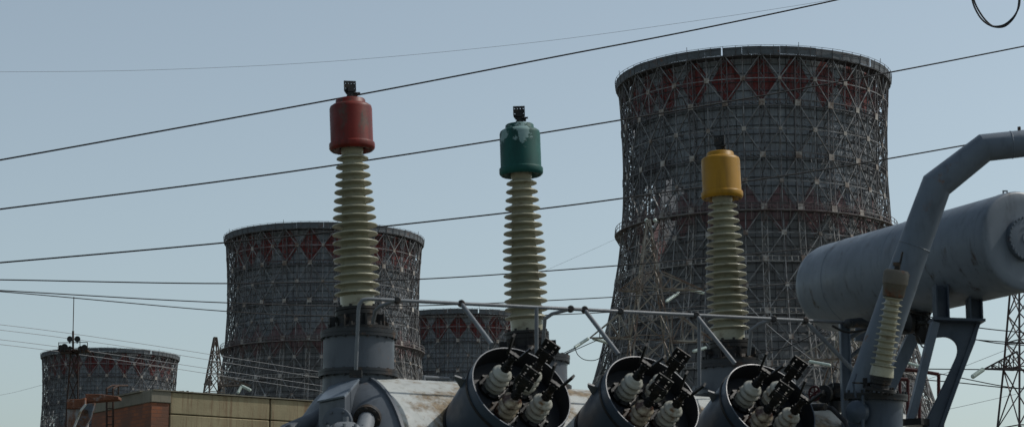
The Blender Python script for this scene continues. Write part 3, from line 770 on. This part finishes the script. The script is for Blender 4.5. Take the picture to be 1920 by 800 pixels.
# ------------------------------------------------------------------ transformer
AX = Vector((.88, .475, 0)).normalized()           # along the tank
NF = Vector((AX.y, -AX.x, 0))                       # towards the camera side
T0 = Vector((-1.165, 16, 2.47)); RT = 1.0
def ring(c, ax, r_in, r_out, h0, h1): 
    q = MB(); q.lathe([(r_in, h0), (r_out, h0), (r_out, h1), (r_in, h1)], c, ax, 64, True); return q
tt = thing('transformer_tank', (T0.x, T0.y, 0), 'pale horizontal cylindrical transformer tank, sunlit and rust stained on top', 'transformer')
m = MB(); m.lathe([(RT, .0), (RT, 4.85), (.9, 5.0), (0, 5.1)], T0, AX, 96); m.build('tank_shell', M['tank'], tt)
m = MB(); m.lathe([(RT - .012, -.026), (RT - .04, -.11), (RT * .91, -.21), (RT * .78, -.31), (RT * .6, -.39), (RT * .35, -.45), (0, -.47)][::-1], T0, AX, 64); m.build('dished_end', M['grey'], tt)
m = ring(T0, AX, RT - .1, RT + .012, -.025, .0); m.build('end_rim', M['grey'], tt)
for h in (.75, 2.35, 3.6, 4.4):
    m = MB(); m.lathe([(RT - .002, h - .012), (RT + .010, h), (RT - .002, h + .012)], T0, AX, 96); m.build('weld_band', M['tank'], tt)
m = MB()
for h in (.6, 2.6, 4.3):
    q = T0 + AX * h; m.box(q - Vector((0, 0, 1.6)), (.3, 1.5, 1.75), Matrix.Rotation(math.atan2(AX.y, AX.x), 3, 'Z'))
m.build('saddle', M['grey'], tt)
# gabled box on the end
m = MB()
e1 = P(601, 752, 15.4); e2 = P(651, 747, 15.25)
def bx(x, y, Y): return P(x, y, Y)
A_, B_, C_, D_ = P(598, 754, 15.45), P(647, 744, 15.2), P(676, 711, 15.75), P(632, 714, 16.0)
zl = Vector((0, 0, -.75))
A2, B2, C2, D2 = [q + zl for q in (A_, B_, C_, D_)]
m.add([A_, B_, C_, D_, A2, B2, C2, D2], [(0, 1, 2, 3), (1, 0, 4, 5), (2, 1, 5, 6), (3, 2, 6, 7), (0, 3, 7, 4), (7, 6, 5, 4)])
m.build('gabled_box', M['grey'], tt, bevel=.008, sharp=20)
m = MB(); up = (B_ - A_).cross(D_ - A_).normalized()
if up.z < 0: up = -up
ex = .02
ctr = (A_ + B_ + C_ + D_) / 4
m.prism([ctr + (q - ctr) * 1.05 + up * .004 for q in (A_, B_, C_, D_)], up * .014); m.build('box_lid', M['cons'], tt)
m = MB(); q = P(633, 792, 15.2); m.lathe([(0, -.02), (.11, -.02), (.11, .02), (.1, .025), (0, .025)], q, Vector((-.25, -1, 0)), 28); m.bolts(q + Vector((0, -.02, 0)), Vector((-.25, -1, 0)), .085, 6, .01, .018)
m.build('blank_flange', M['grey'], tt)
# end pipes
m = MB(); pa, pb, pc = P(706, 748, 15.75), P(689, 783, 15.3), P(676, 830, 14.95)
m.path([pa, pb], .055, 18); m.build('end_pipe', M['tank'], tt)
m = MB(); d_ = (pb - pa).normalized(); m.lathe([(0, -.02), (.10, -.02), (.10, .01), (0, .01)], pb, d_, 30); m.lathe([(0, .015), (.10, .015), (.10, .04), (0, .04)], pb, d_, 30); m.bolts(pb + d_ * .01, d_, .082, 8, .011, .045); m.build('pipe_flange', M['bolt'], tt)
m = MB(); m.path([pb + d_ * .04, pc], .062, 18); m.build('end_pipe', M['rail'], tt)
m = MB(); vb = P(648, 815, 15.1); m.lathe([(0, 0), (.15, 0), (.16, .05), (.13, .1), (.06, .14), (0, .14)], vb - Vector((0, 0, .05)), (0, 0, 1), 24); m.bolts(vb + Vector((0, 0, .04)), (0, 0, 1), .13, 10, .012, .03); m.cyl(vb + Vector((0, 0, .05)), vb + Vector((0, 0, .13)), .02)
m.build('valve', M['rail'], tt)
m = MB(); m.path([P(630, 765, 15.9), P(590, 790, 15.8), P(540, 812, 15.6), P(480, 850, 15.4)], .075, 20); m.cyl(P(545, 806, 15.5), P(541, 796, 15.5), .03); m.build('oil_pipe', M['grey'], tt)
# bracket tabs on the ridge
m = MB()
m.path([P(795, 712, 16.3), P(795, 706, 16.3), P(842, 709, 16.5)], .012, 8); m.build('grab_handle', M['rail'], tt); m = MB()
m.path([P(1300, 745, 17.4), P(1301, 726, 17.4), P(1340, 727, 17.6)], .012, 8)
m.build('grab_handle', M['rail'], tt)
# piping and valve at the far end of the tank
m = MB(); m.path([P(1535, 760, 17.4), P(1560, 765, 17.3), P(1585, 790, 17.0), P(1600, 830, 16.8)], .02); m.path([P(1520, 763, 17.3), P(1548, 762, 17.2)], .03); m.build('conduit', M['dark'], tt)
vt = thing('gate_valve', P(1560, 738, 17.6), 'dark gate valve with small red handwheel beside the third turret drum', 'valve')
m = MB(); ax = (P(1585, 741, 17.8) - P(1530, 736, 17.5)).normalized(); q = P(1535, 737, 17.5)
m.lathe([(0, 0), (.035, 0), (.035, .06), (.075, .07), (.075, .10), (.05, .11), (.06, .2), (.10, .21), (.10, .25), (0, .25)], q, ax, 20)
m.path([P(1567, 752, 17.6), P(1567, 800, 17.6)], .06, 14); m.bolts(q + ax * .23, ax, .085, 8, .01, .03)
m.cyl(P(1570, 726, 17.6), P(1570, 745, 17.6), .05); m.cyl(P(1562, 723, 17.6), P(1580, 724, 17.6), .03)
m.build('valve_body', M['dark'], vt)
m = MB(); ax2 = Vector((-.75, -.65, 0)); hc = P(1527, 737, 17.4)
m.lathe([(.058 + .009 * math.cos(a), .009 * math.sin(a)) for a in [k * math.pi / 4 for k in range(8)]], hc, ax2, 28, True)
u_ = Vector((0, 0, 1)); v_ = ax2.normalized().cross(u_)
for k in range(3): 
    a = k * math.pi / 3; d_ = (u_ * math.cos(a) + v_ * math.sin(a)) * .056; m.bar(hc - d_, hc + d_, .012)
m.cyl(hc, q, .012); m.build('handwheel', M['red_rail'], vt)

# ---- high-voltage bushings (built at the origin, z up), each on its turret
def bushing(capmat, capname):
    t = thing('high_voltage_bushing', (0, 0, 0), 'x', 'bushing', 'high voltage bushings on the tank', local=True)
    m = MB()  # base casting z 0 .. .15
    m.lathe([(0, 0), (.245, 0), (.245, .022), (.22, .024), (.2, .035), (.165, .06), (.165, .12), (.172, .122), (.172, .155), (.155, .156), (.155, .16), (.172, .161), (.172, .182), (.13, .185), (0, .185)], n=48)
    m.bolts((0, 0, .025), (0, 0, 1), .225, 12, .014, .03); m.bolts((0, 0, .14), (0, 0, 1), .155, 10, .012, .06)
    for k in range(8):
        a = k * math.pi / 4; m.box((math.cos(a) * .19, math.sin(a) * .19, .07), (.07, .014, .09), Matrix.Rotation(a, 3, 'Z'))
    m.build('base_flange', M['dark'], t)
    # porcelain
    z0, ns, pitch = .185, 17, .0675
    prof = [(0, z0), (.128, z0), (.130, z0 + .09)]
    z = z0 + .105
    for i in range(ns):
        f = i / (ns - 1)
        rc = .125 + (.075 - .125) * f
        rs = .172 if f < .5 else .172 - (f - .5) * 2 * .05
        prof += [(rc, z - .012), (rc + .02, z - .002), (rs - .03, z + .003), (rs - .008, z - .002), (rs, z + .001), (rs + .001, z + .006), (rs - .003, z + .011), (rs - .025, z + .017), (rc + .02, z + .024), (rc, z + .034)]
        z += pitch
    prof += [(.08, z - .02), (.085, z - .01), (.085, z + .05), (0, z + .05)]
    m = MB(); m.lathe(prof, n=56); m.build('porcelain_sheds', M['porcelain'], t, sharp=60)
    zc = z + .005
    m = MB()
    m.lathe([(.10, zc + .02), (.12, zc + .002), (.160, zc - .004), (.172, zc + .008), (.176, zc + .018), (.176, zc + .050), (.174, zc + .056), (.1655, zc + .060), (.1635, zc + .068), (.1635, zc + .335), (.158, zc + .355), (.140, zc + .368), (.118, zc + .372), (.116, zc + .374), (.114, zc + .405), (.108, zc + .412), (0, zc + .412)], n=64)
    m.build('cap', capmat, t, sharp=50)
    m = MB(); m.bolts((0, 0, zc + .005), (0, 0, 1), .150, 14, .010, .010)
    zt_ = zc + .41
    m.build('cap_bolts', M['bolt'], t)
    m = MB(); m.cyl((0, 0, zt_ - .01), (0, 0, zt_ + .03), .045, .03); m.cyl((0, 0, zt_ + .02), (0, 0, zt_ + .06), .022)
    m.box((0.015, -.005, zt_ + .045), (.08, .03, .03)); m.cyl((.02, -.03, zt_ + .05), (.07, -.03, zt_ + .05), .008)
    # drilled flat terminal
    w_, h_ = .094, .082; zb = zt_ + .06
    holed(m, (0, 0, zb + .012), w_, h_, 4, 2, .008, .012)
    m.prism([Vector((-.03, -.005, zt_ + .045)), Vector((.03, -.005, zt_ + .045)), Vector((w_ / 2, -.005, zb + .012)), Vector((-w_ / 2, -.005, zb + .012))], (0, .01, 0))
    m.box((.0, -.012, zb + .022), (.05, .03, .035)); m.box((.012, .014, zb + .03), (.045, .03, .04))
    m.build('terminal', M['dark'], t)
    return t
def turret(base_px, Y, zb, zt_, label):
    c = P(base_px, 700, Y); th = thing('bushing_turret', (c.x, Y, zb), label, 'turret', 'cylindrical turrets under the bushings')
    o = Vector((c.x, Y, 0)); r = .268
    m = MB(); m.lathe([(r, zb - .25), (r, zt_ - .01)], o, (0, 0, 1), 64); m.build('turret_shell', M['grey'], th)
    m = MB(); m.lathe([(r - .01, zt_ - .055), (.288, zt_ - .055), (.288, zt_ - .03), (.29, zt_ - .028), (.29, zt_), (0, zt_)], o, (0, 0, 1), 64)
    m.bolts(o + Vector((0, 0, zt_ - .03)), (0, 0, 1), .278, 20, .010, .036); m.build('top_flange', M['grey_dark'], th)
    m = MB(); m.lathe([(r - .01, zb), (.30, zb), (.30, zb + .024), (.302, zb + .026), (.302, zb + .046), (r - .01, zb + .048)], o, (0, 0, 1), 64)
    m.bolts(o + Vector((0, 0, zb + .02)), (0, 0, 1), .286, 20, .011, .032); m.build('bottom_flange', M['grey_dark'], th)
    return th
M['grey_dark'] = paint('dark_flange_paint', (.028, .032, .036), .7, (.04, .026, .018), .6, 6, .5)
specs = [(671, 600, 657, 187, 16.0, 'red'), (988, 640, 974, 234, 16.75, 'green'), (1368, 658, 1350, 286, 17.65, 'yellow')]
caps = {'red': M['red_cap'], 'green': M['green_cap'], 'yellow': M['yellow_cap']}
# distance from base to cap top in local units
for i, (bxp, byp, txp, typ, Y, cn) in enumerate(specs):
    tb = P(bxp, 700, Y)
    ztop = [P(671, 622, 16.0).z, P(1000, 668, 16.8).z, P(1368, 680, 17.65).z][i]
    zbot = [P(672, 700, 15.75).z, P(1000, 735, 16.8).z, P(1368, 750, 17.6).z][i]
    turret([672, 1000, 1369][i], Y, zbot, ztop, ['blue grey flanged turret carrying the red capped bushing', 'turret carrying the green capped bushing behind the first drum', 'turret carrying the yellow capped bushing behind the third drum'][i])
    b = bushing(caps[cn], cn)
    base = Vector((P([672, 990, 1369][i], 640, Y).x, Y, ztop + .003))
    top = P(txp, typ, Y); L = (top - base).length; d_ = (top - base).normalized()
    sc = L / (.185 + .105 + 17 * .0675 + .005 + .412)
    print('bushing', cn, 'scale', round(sc, 3))
    b.location = base; b.scale = (1, 1, sc) if abs(sc - 1) < .12 else (sc, sc, sc)
    b.rotation_euler = d_.to_track_quat('Z', 'Y').to_euler()
    b.rotation_euler.rotate_axis('Z', [R(20), R(0), R(-28)][i] - b.rotation_euler.z)
    b['label'] = {'red': 'cream ribbed porcelain bushing with a red cap', 'green': 'cream ribbed porcelain bushing with a flaking green cap', 'yellow': 'cream ribbed porcelain bushing with a clean yellow cap'}[cn]

# ---- slanting turret drums with four small bushings each
DR = (NF * math.cos(R(32.3)) + Vector((0, 0, math.sin(R(32.3))))).normalized()
VR = DR.cross(AX).normalized()   # will point up or down
if VR.z < 0: VR = -VR
XR = VR.cross(DR)
print('XR', XR, AX)
DM = Matrix((XR, VR, DR)).transposed().to_4x4()
def drum():
    t = thing('turret_drum', (0, 0, 0), 'x', 'turret', 'slanting open turret drums', local=True)
    m = MB(); m.lathe([(.33, -.3), (.33, .03)], n=64); m.build('neck', M['drum'], t)
    m = MB(); m.lathe([(.32, 0), (.385, 0), (.385, .02), (.32, .02)], n=64, close=True); m.lathe([(.32, .026), (.385, .026), (.385, .046), (.32, .046)], n=64, close=True)
    m.bolts((0, 0, .02), (0, 0, 1), .362, 22, .012, .05); m.build('neck_flange', M['dark'], t)
    m = MB(); RD = .382
    m.lathe([(.34, .05), (RD, .07), (RD, .30), (RD + .004, .302), (RD + .004, .556), (RD + .001, .560), (RD - .006, .560), (RD - .008, .55)], n=80); m.build('drum_shell', M['drum'], t)
    m = MB(); m.lathe([(RD + .006, .455), (RD + .012, .458), (RD + .012, .478), (RD + .006, .480)], n=80, close=True); m.build('rubber_band', M['dark'], t)
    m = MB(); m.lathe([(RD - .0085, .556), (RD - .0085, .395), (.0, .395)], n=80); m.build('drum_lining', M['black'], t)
    m = MB(); m.prism([Vector((-.345, .165, .33)), Vector((-.345, .165, .43)), Vector((-.43, .195, .43)), Vector((-.42, .19, .405))], (0.01, .012, 0)); m.build('lug', M['rail'], t)
    for k, (x, y, kind) in enumerate([(-.125, .13, 'fork'), (.125, .14, 'plate'), (-.115, -.115, 'plate'), (.135, -.11, 'fork')]):
        s = MB()
        prof = [(0, 0), (.085, 0), (.085, .03)]
        for q in range(3):
            zz = .055 + q * .055; rs = .097 - (.0 if q < 2 else .004)
            prof += [(.066, zz - .014), (.075, zz - .010), (rs - .008, zz - .006), (rs, zz + .004), (rs - .003, zz + .014), (.076, zz + .030), (.064, zz + .036)]
        prof += [(.062, .213), (.045, .221), (.03, .225), (0, .225)]
        HB = .395; s.lathe([(r * .82, h + HB) for r, h in prof], (x, y, 0), n=36)
        s.v = s.v
        pm_ = M['brown_porcelain'] if k == 2 else M['white_porcelain']
        b = s.build('small_bushing', pm_, t, sharp=70)
        f = MB(); f.lathe([(.08, HB), (.112, HB), (.112, HB + .025), (.08, HB + .03)], (x, y, 0), n=32); f.bolts((x, y, HB + .03), (0, 0, 1), .104, 8, .010, .018); f.build('clamp_ring', M['dark'], b)
        c = MB(); z1 = HB + .22; X0, Y0 = x, y; x = y = 0
        c.cyl((x, y, z1), (x, y, z1 + .07), .034, .030); c.cyl((x, y, z1 + .06), (x, y, z1 + .16), .026, .024, 16); c.bolts((x, y, z1 + .03), (0, 0, 1), .036, 4, .007, .014)
        if kind == 'fork':
            c.box((x, y, z1 + .16), (.085, .03, .03))
            c.cyl((x, y - .03, z1 + .14), (x, y + .03, z1 + .14), .026)
            for sg in (-1, 1):
                c.bar((x + sg * .042, y, z1 + .15), (x + sg * .078, y, z1 + .32), .017, .045, True, ref=Vector((0, 1, 0)))
            c.bolts((x, y - .035, z1 + .165), (0, 1, 0), .03, 4, .006, .006)
        else:
            c.box((x, y, z1 + .16), (.06, .05, .12))
            for zz, dy in ((.155, -.035), (.215, .02)):
                holed(c, (x, y + dy, z1 + zz), .128, .085, 2, 2, .013, .012)
                c.box((x, y + dy * .5, z1 + zz + .006), (.115, abs(dy) + .01, .012))
        CA = R(-42)
        c.v = [Vector((X0 + q.x * math.cos(CA) - q.y * math.sin(CA), Y0 + q.x * math.sin(CA) + q.y * math.cos(CA), q.z)) for q in c.v]
        c.build('contact', M['dark'], b, bevel=.002)
    return t
d0 = drum()
TD0 = T0.copy()
for i, (tpos, lab) in enumerate([(.70, 'first open drum, in front of the green capped bushing'), (1.80, 'middle open drum, between green and yellow capped bushings'), (2.86, 'farthest open drum, in front of the yellow capped bushing')]):
    o = d0 if i == 0 else copy_tree(d0)
    loc = T0 + AX * tpos + DR * .98
    Mx = DM.copy(); Mx.translation = loc; o.matrix_world = Mx
    o['label'] = 'slanting grey blue turret ' + lab

# ---- guard rail over the drums
ra, rb = P(690, 560, 15.3), P(1560, 603, 17.2)
gt = thing('guard_rail', (ra.x, ra.y, 3.4), 'long thin grey pipe rail with braces passing in front of the bushings', 'rail')
def onrail(px):
    f = (px - 690) / (1560 - 690)
    lo, hi = -.1, 1.2
    for _ in range(40):
        mid_ = (lo + hi) / 2; q = ra.lerp(rb, mid_); x = 960 + FPX * q.x / (q.y * cp + (q.z - 1.7) * sp_)
        if x < px: lo = mid_
        else: hi = mid_
    return ra.lerp(rb, lo)
m = MB(); st = P(667, 700, 15.35)
m.path([onrail(712), onrail(690), P(680, 562, 15.29), P(674, 570, 15.3), P(672, 582, 15.3), st], .0135, 12)
m.path([onrail(710), onrail(1590), P(1600, 612, 17.4)], .0135, 12); m.build('rail', M['rail'], gt)
m = MB(); m.box(st, (.09, .06, .05)); m.build('foot', M['bolt'], gt)
for x, (fx, fy, fY) in [(865, (922, 645, 15.35)), (1096, (1160, 664, 15.9)), (1305, (1378, 681, 16.45))]:
    m = MB(); m.path([onrail(x), P(fx, fy, fY)], .017, 12); m.build('brace', M['rail'], gt)
m = MB(); m.path([onrail(1510), P(1596, 690, 17.2), P(1605, 700, 17.2), P(1605, 740, 17.1)], .017, 12); m.build('brace', M['rail'], gt)
for pts in ([(745, 566), (712, 574), (704, 582), (699, 605)], [(1070, 580), (1035, 588), (1022, 597), (1018, 645)], [(1450, 600), (1425, 606), (1408, 618), (1404, 665)]):
    m = MB(); q0 = onrail(pts[0][0]); m.path([q0] + [P(x, y, q0.y + .12 + .1 * k) for k, (x, y) in enumerate(pts[1:])], .014, 12); m.build('brace', M['rail'], gt)
for x, y2, Yx in ((1006, 700, 0.05), (1311, 730, 0.05)):
    m = MB(); q = onrail(x); m.path([q, P(x, y2, q.y + Yx)], .015, 12); m.build('post', M['rail'], gt)
for x in (745, 865, 1070, 1096, 1163, 1305, 1450, 1510):
    m = MB(); q = onrail(x); big = .027
    m.lathe([(0, -.022), (big * .7, -.022), (big, -.012), (big, .012), (big * .7, .022), (0, .022)], q, (.2, -1, .1), 18)
    m.build('clamp', M['bolt'], gt)

# ------------------------------------------------------------------ conservator and its bracket
cr, cl = P(1919, 451, 16.0), P(1556, 526, 18.45)
cax = (cl - cr); cax.z = 0; Lc = cax.length; cax.normalize(); RC = .385
ct = thing('conservator_tank', cr - Vector((0, 0, RC)), 'big grey blue cylindrical oil conservator tank on steel bracket', 'tank')
m = MB(); m.lathe([(0, -.0), (.30, -.0), (RC - .022, .003), (RC - .006, .012), (RC, .028), (RC, Lc - .10), (RC - .010, Lc - .04), (RC - .045, Lc + .005), (RC * .6, Lc + .04), (0, Lc + .06)], cr, cax, 96); m.build('tank_body', M['cons'], ct, sharp=60)
for h in (.10, Lc - .45, Lc * .5):
    m = MB(); m.lathe([(RC - .002, h - .008), (RC + .003, h), (RC - .002, h + .008)], cr, cax, 96); m.build('weld_band', M['cons'], ct)
m = MB(); mc = cr + Vector((0.0, 0, .01)) - cax * 0
m.lathe([(0, .02), (.165, .02), (.165, -.02), (.168, -.025), (.168, -.05), (.15, -.052), (.09, -.056), (.088, -.05), (.05, -.05), (.048, -.056), (0, -.056)], mc, cax, 48); m.bolts(mc - cax * .04, cax, .16, 28, .008, .022); m.build('manhole_cover', M['pipe'], ct)
m = MB(); q = cr + cax * .22 + Vector((0, 0, RC - .01)); m.path([q, q + Vector((0, 0, .05)), q + Vector((.03, .0, .05)), q + Vector((.03, 0, 0))], .006); m.build('lifting_eye', M['rail'], ct)
# bracket: portal plate cut with an arched opening, standing under the tank
def hull_prism(name, pts, Y, depth, mat, parent, bev=.006):
    m = MB(); m.prism([P(x, y, Y) for x, y in pts], depth); return m.build(name, mat, parent, bevel=bev)
kt = thing('tank_bracket', (P(1740, 800, 16.6).x, 16.6, 0), 'dark steel portal bracket with arched opening under the big tank', 'bracket')
BY = 16.5
plate = [(1756, 600), (1838, 602), (1838, 607), (1829, 640), (1768, 800), (1738, 900), (1708, 900), (1740, 800), (1782, 700), (1795, 668), (1794, 650), (1788, 638), (1775, 632), (1757, 632), (1752, 650), (1715, 790), (1700, 800), (1701, 786), (1748, 630)]
a_ = [(1750, 604), (1757, 599), (1838, 603), (1836, 612), (1829, 640), (1803, 706), (1772, 790), (1735, 1000), (1700, 1000), (1730, 800), (1757, 745), (1780, 697), (1790, 675), (1793, 668), (1795, 661), (1795.5, 655), (1794.5, 648), (1791.5, 642), (1788, 638), (1783, 634.5), (1777, 632), (1770, 631), (1757, 632), (1748, 640)]
hull_prism('arched_web', a_, BY, Vector((.0, .03, 0)), M['drum'], kt)
m = MB(); m.bar(P(1753, 604, BY - .03), P(1706, 792, BY - .03), .12, .06, True); m.build('front_leg', M['pipe'], kt, bevel=.004)
m = MB(); m.bar(P(1832, 606, BY + .05), P(1762, 800, BY + .05), .14, .03, True); m.bar(P(1762, 800, BY + .05), P(1722, 1000, BY + .05), .14, .03, True); m.build('rear_flange', M['drum'], kt)
m = MB(); m.bar(P(1745, 600, BY), P(1842, 603, BY), .24, .02, True); m.build('top_plate', M['drum'], kt)
for xx, y0 in ((1764, 535), (1826, 520)):
    m = MB(); qa, qb = P(xx, 601, BY), P(xx, y0, BY)
    m.box((qa + qb) / 2, (.095, .014, (qb - qa).length)); m.box((qa + qb) / 2 + Vector((-.045, 0, 0)), (.012, .16, (qb - qa).length)); m.box((qa + qb) / 2 + Vector((.045, 0, 0)), (.012, .16, (qb - qa).length))
    m.build('stub_column', M['drum'], kt)
m = MB(); m.bar(P(1704, 790, BY - .1), P(1745, 795, BY + .3), .2, .05, True); m.build('foot_plate', M['dark'], kt)
# post left of the pipe
pt_ = thing('support_post', (P(1586, 800, 17.3).x, 17.3, 2.5), 'upright blue grey channel post left of the slanting pipe', 'post')
m = MB(); qa, qb = P(1586, 604, 17.3), P(1586, 800, 17.3); c_ = (qa + qb) / 2; L_ = (qa - qb).length
m.box(c_, (.075, .012, L_)); m.box(c_ + Vector((-.036, .0, 0)), (.01, .09, L_)); m.box(c_ + Vector((.036, .0, 0)), (.01, .09, L_)); m.build('channel', M['pipe'], pt_)
m = MB(); m.ball(P(1590, 606, 17.22), .04); m.path([P(1590, 606, 17.25), P(1612, 604, 17.3), P(1628, 612, 17.4), P(1640, 606, 17.5), P(1660, 607, 17.6)], .04, 14); m.build('hose_end', M['grey_dark'], pt_)
m = MB(); m.path([P(1580, 640, 17.4), P(1650, 600, 17.8)], .02); m.path([P(1595, 668, 17.4), P(1640, 634, 17.6)], .018); m.build('stay', M['grey'], pt_)
# far leg of the conservator, behind the pipe
m = MB(); qa, qb = P(1620, 570, 17.9), P(1616, 640, 17.9); m.bar(qa, qb, .07, .12, True); qa, qb = P(1745, 560, 17.6), P(1662, 735, 17.6); m.bar(qa, qb, .14, .10, True); m.build('far_leg', M['pipe'], kt)
# oil relay between tank and pipe
rt_ = thing('oil_relay', P(1735, 610, 17.3), 'dark oil relay and pipe flanges under the big tank beside the bracket', 'relay')
m = MB(); m.path([P(1640, 618, 17.4), P(1700, 616, 17.3), P(1725, 610, 17.3)], .045, 16); m.build('relay_pipe', M['grey_dark'], rt_)
m = MB(); q = P(1732, 612, 17.2); m.lathe([(0, -.14), (.05, -.14), (.07, -.1), (.075, .0), (.1, .01), (.1, .04), (.06, .05), (.05, .11), (0, .12)], q, (0, 0, 1), 20); m.bolts(q + Vector((0, 0, .02)), (0, 0, 1), .085, 8, .01, .04)
m.lathe([(0, -.06), (.085, -.06), (.085, -.03), (.05, -.02), (.05, .03), (.085, .04), (.085, .07), (0, .07)], P(1716, 606, 17.2), (1, .2, 0), 20); m.box(P(1722, 588, 17.2), (.10, .08, .07)); m.box(P(1738, 580, 17.2), (.05, .05, .09))
m.build('relay_body', M['dark'], rt_, bevel=.003)
m = MB(); m.path(cat([P(1700, 575, 17.1), P(1712, 584, 17.1), P(1730, 590, 17.1), P(1748, 600, 17.05)]), .008); m.path(cat([P(1712, 625, 17), P(1722, 632, 17), P(1728, 648, 17), P(1738, 652, 17), P(1745, 645, 17)]), .006)
m.path(cat([P(1560, 610, 17.1), P(1590, 622, 17.1), P(1640, 615, 17.1), P(1662, 622, 17.15), P(1700, 618, 17.2)]), .010); m.build('cable', M['dark'], rt_)

# ------------------------------------------------------------------ slanting pipe and its drum
et = thing('exhaust_pipe', P(1625, 740, 15.9), 'fat grey blue pipe slanting up and bending over the big tank', 'pipe')
m = MB(); pr = .134
m.path([P(1616, 745, 15.75), P(1700, 500, 15.6), P(1756, 347, 15.5), P(1846, 277, 15.42), P(1930, 268, 15.4), P(2050, 290, 15.4), P(2130, 420, 15.4)], [.130, .121, .112, .102, .100, .100, .100], 48)
m.build('pipe_run', M['pipe'], et, sharp=20)
for qa, qb, f, rr_ in ((P(1700, 500, 15.6), P(1756, 347, 15.5), .25, .119), (P(1846, 277, 15.42), P(1930, 268, 15.4), .6, .101)):
    m = MB(); m.lathe([(rr_ - .002, -.006), (rr_ + .004, 0), (rr_ - .002, .006)], qa.lerp(qb, f), qb - qa, 48); m.build('weld_seam', M['pipe'], et)
m = MB(); q = P(1911, 243, 15.4); m.cyl(q - Vector((0, 0, .02)), q + Vector((0, 0, .02)), .012); m.build('stud', M['rust'], et)
nt_ = thing('neutral_turret', P(1642, 800, 15.7), 'dark flanged drum carrying the small bushing and slanting pipe', 'turret')
c_ = P(1642, 738, 15.75); tz = c_.z; o_ = Vector((c_.x, c_.y, 0)); r_ = .20
TLT = Vector((.03, -.06, 1)).normalized(); o2 = c_.copy()
m = MB(); m.lathe([(r_, -1.2), (r_, -.02)], o2, TLT, 48); m.build('turret_shell', M['drum'], nt_)
m = MB(); m.lathe([(r_, -.045), (.235, -.045), (.235, -.022), (.236, -.02), (.236, .0), (.2, .002), (0, .002)], o2, TLT, 56); m.bolts(o2 + TLT * -.015, TLT, .222, 20, .010, .035); m.build('top_flange', M['grey_dark'], nt_)
m = MB(); q = P(1608, 772, 15.55); m.lathe([(0, -.05), (.05, -.05), (.085, -.02), (.085, .03), (.05, .06), (0, .07)], q, (-.6, -.8, 0), 20); m.path([P(1605, 745, 15.5), P(1600, 720, 15.5), P(1606, 700, 15.55)], .008); m.path([P(1618, 740, 15.5), P(1617, 1000, 15.5)], .012); m.build('gland_box', M['drum'], nt_, bevel=.003)
m = MB(); m.path([P(1598, 716, 15.5), P(1602, 717, 15.5), P(1640, 718, 15.5)], .006); m.box(P(1622, 717, 15.5), (.03, .03, .07)); m.box(P(1648, 713, 15.6), (.03, .03, .06)); m.build('bracket', M['dark'], nt_)
# neutral bushing
bb, btp = P(1649, 730, 15.45), P(1682, 505, 15.3)
nb = thing('small_ribbed_bushing', bb, 'small leaning cream bushing with stained beige cap before the slanting pipe', 'bushing')
ax = (btp - bb); Ln = ax.length; ax.normalize()
m = MB(); m.lathe([(0, -.01), (.11, -.01), (.11, .012), (.07, .016), (.06, .04), (.075, .045), (.075, .07), (.08, .072), (.08, .10), (0, .1)], bb, ax, 32); m.bolts(bb, ax, .095, 8, .010, .03); m.build('base_flange', M['dark'], nb)
z0, z1 = .10, Ln - .20; prof = [(0, z0), (.088, z0), (.080, z0 + .07)]
for i in range(12):
    f = i / 11; z = z0 + .075 + (z1 - z0 - .09) * f; rc = .060 - .010 * f; rs = .094 - .022 * f
    prof += [(rc, z - .010), (rc + .008, z - .004), (rs, z), (rs + .001, z + .004), (rc + .010, z + .009), (rc, z + .016)]
prof += [(.05, z1), (0, z1)]
m = MB(); m.lathe(prof, bb, ax, 44); m.build('porcelain_sheds', M['porcelain'], nb, sharp=60)
m = MB(); zc = Ln - .21; m.lathe([(0, zc + .01), (.06, zc + .006), (.075, zc + .012), (.078, zc + .02), (.085, zc + .10), (.092, zc + .105), (.094, zc + .185), (.08, zc + .205), (.07, zc + .208), (0, zc + .21)], bb, ax, 44); m.build('cap', M['neutral_cap'], nb, sharp=50)
m = MB(); q = bb + ax * Ln; m.cyl(q - ax * .02, q + ax * .05, .022); m.box(q + ax * .04 + Vector((-.01, 0, 0)), (.05, .03, .025)); m.bar(q + ax * .04 + Vector((.015, 0, 0)), q + ax * .13 + Vector((.02, 0, 0)), .03, .012, True); m.build('terminal', M['dark'], nb)

# ------------------------------------------------------------------ red handrail behind
ht = thing('red_handrail', (P(1720, 800, 17.9).x, 17.9, 2.6), 'dark red tubular handrail between the small bushing and bracket', 'handrail')
hy = 18.0
m = MB(); m.path(cat([P(1666, 705, hy), P(1668, 697, hy), P(1676, 692, hy), P(1690, 691, hy)], 4) + [P(1725, 695, hy), P(1760, 701, hy)], .016, 10); m.build('top_rail', M['red_rail'], ht); m = MB(); m.path([P(1668, 709, hy - .3), P(1702, 711, hy - .3)], .016, 10); m.build('top_rail', M['red_rail'], ht)
for x, y0, y1, dy in ((1687, 692, 745, 0), (1724, 696, 900, 0), (1760, 701, 745, 0), (1702, 711, 900, -.3), (1760, 740, 900, 0)):
    m = MB(); m.path([P(x, y0, hy + dy), P(x, y1, hy + dy)], .015, 10); m.build('post', M['red_rail'], ht)

for o in bpy.data.objects:
    if '_org' in o: del o['_org']
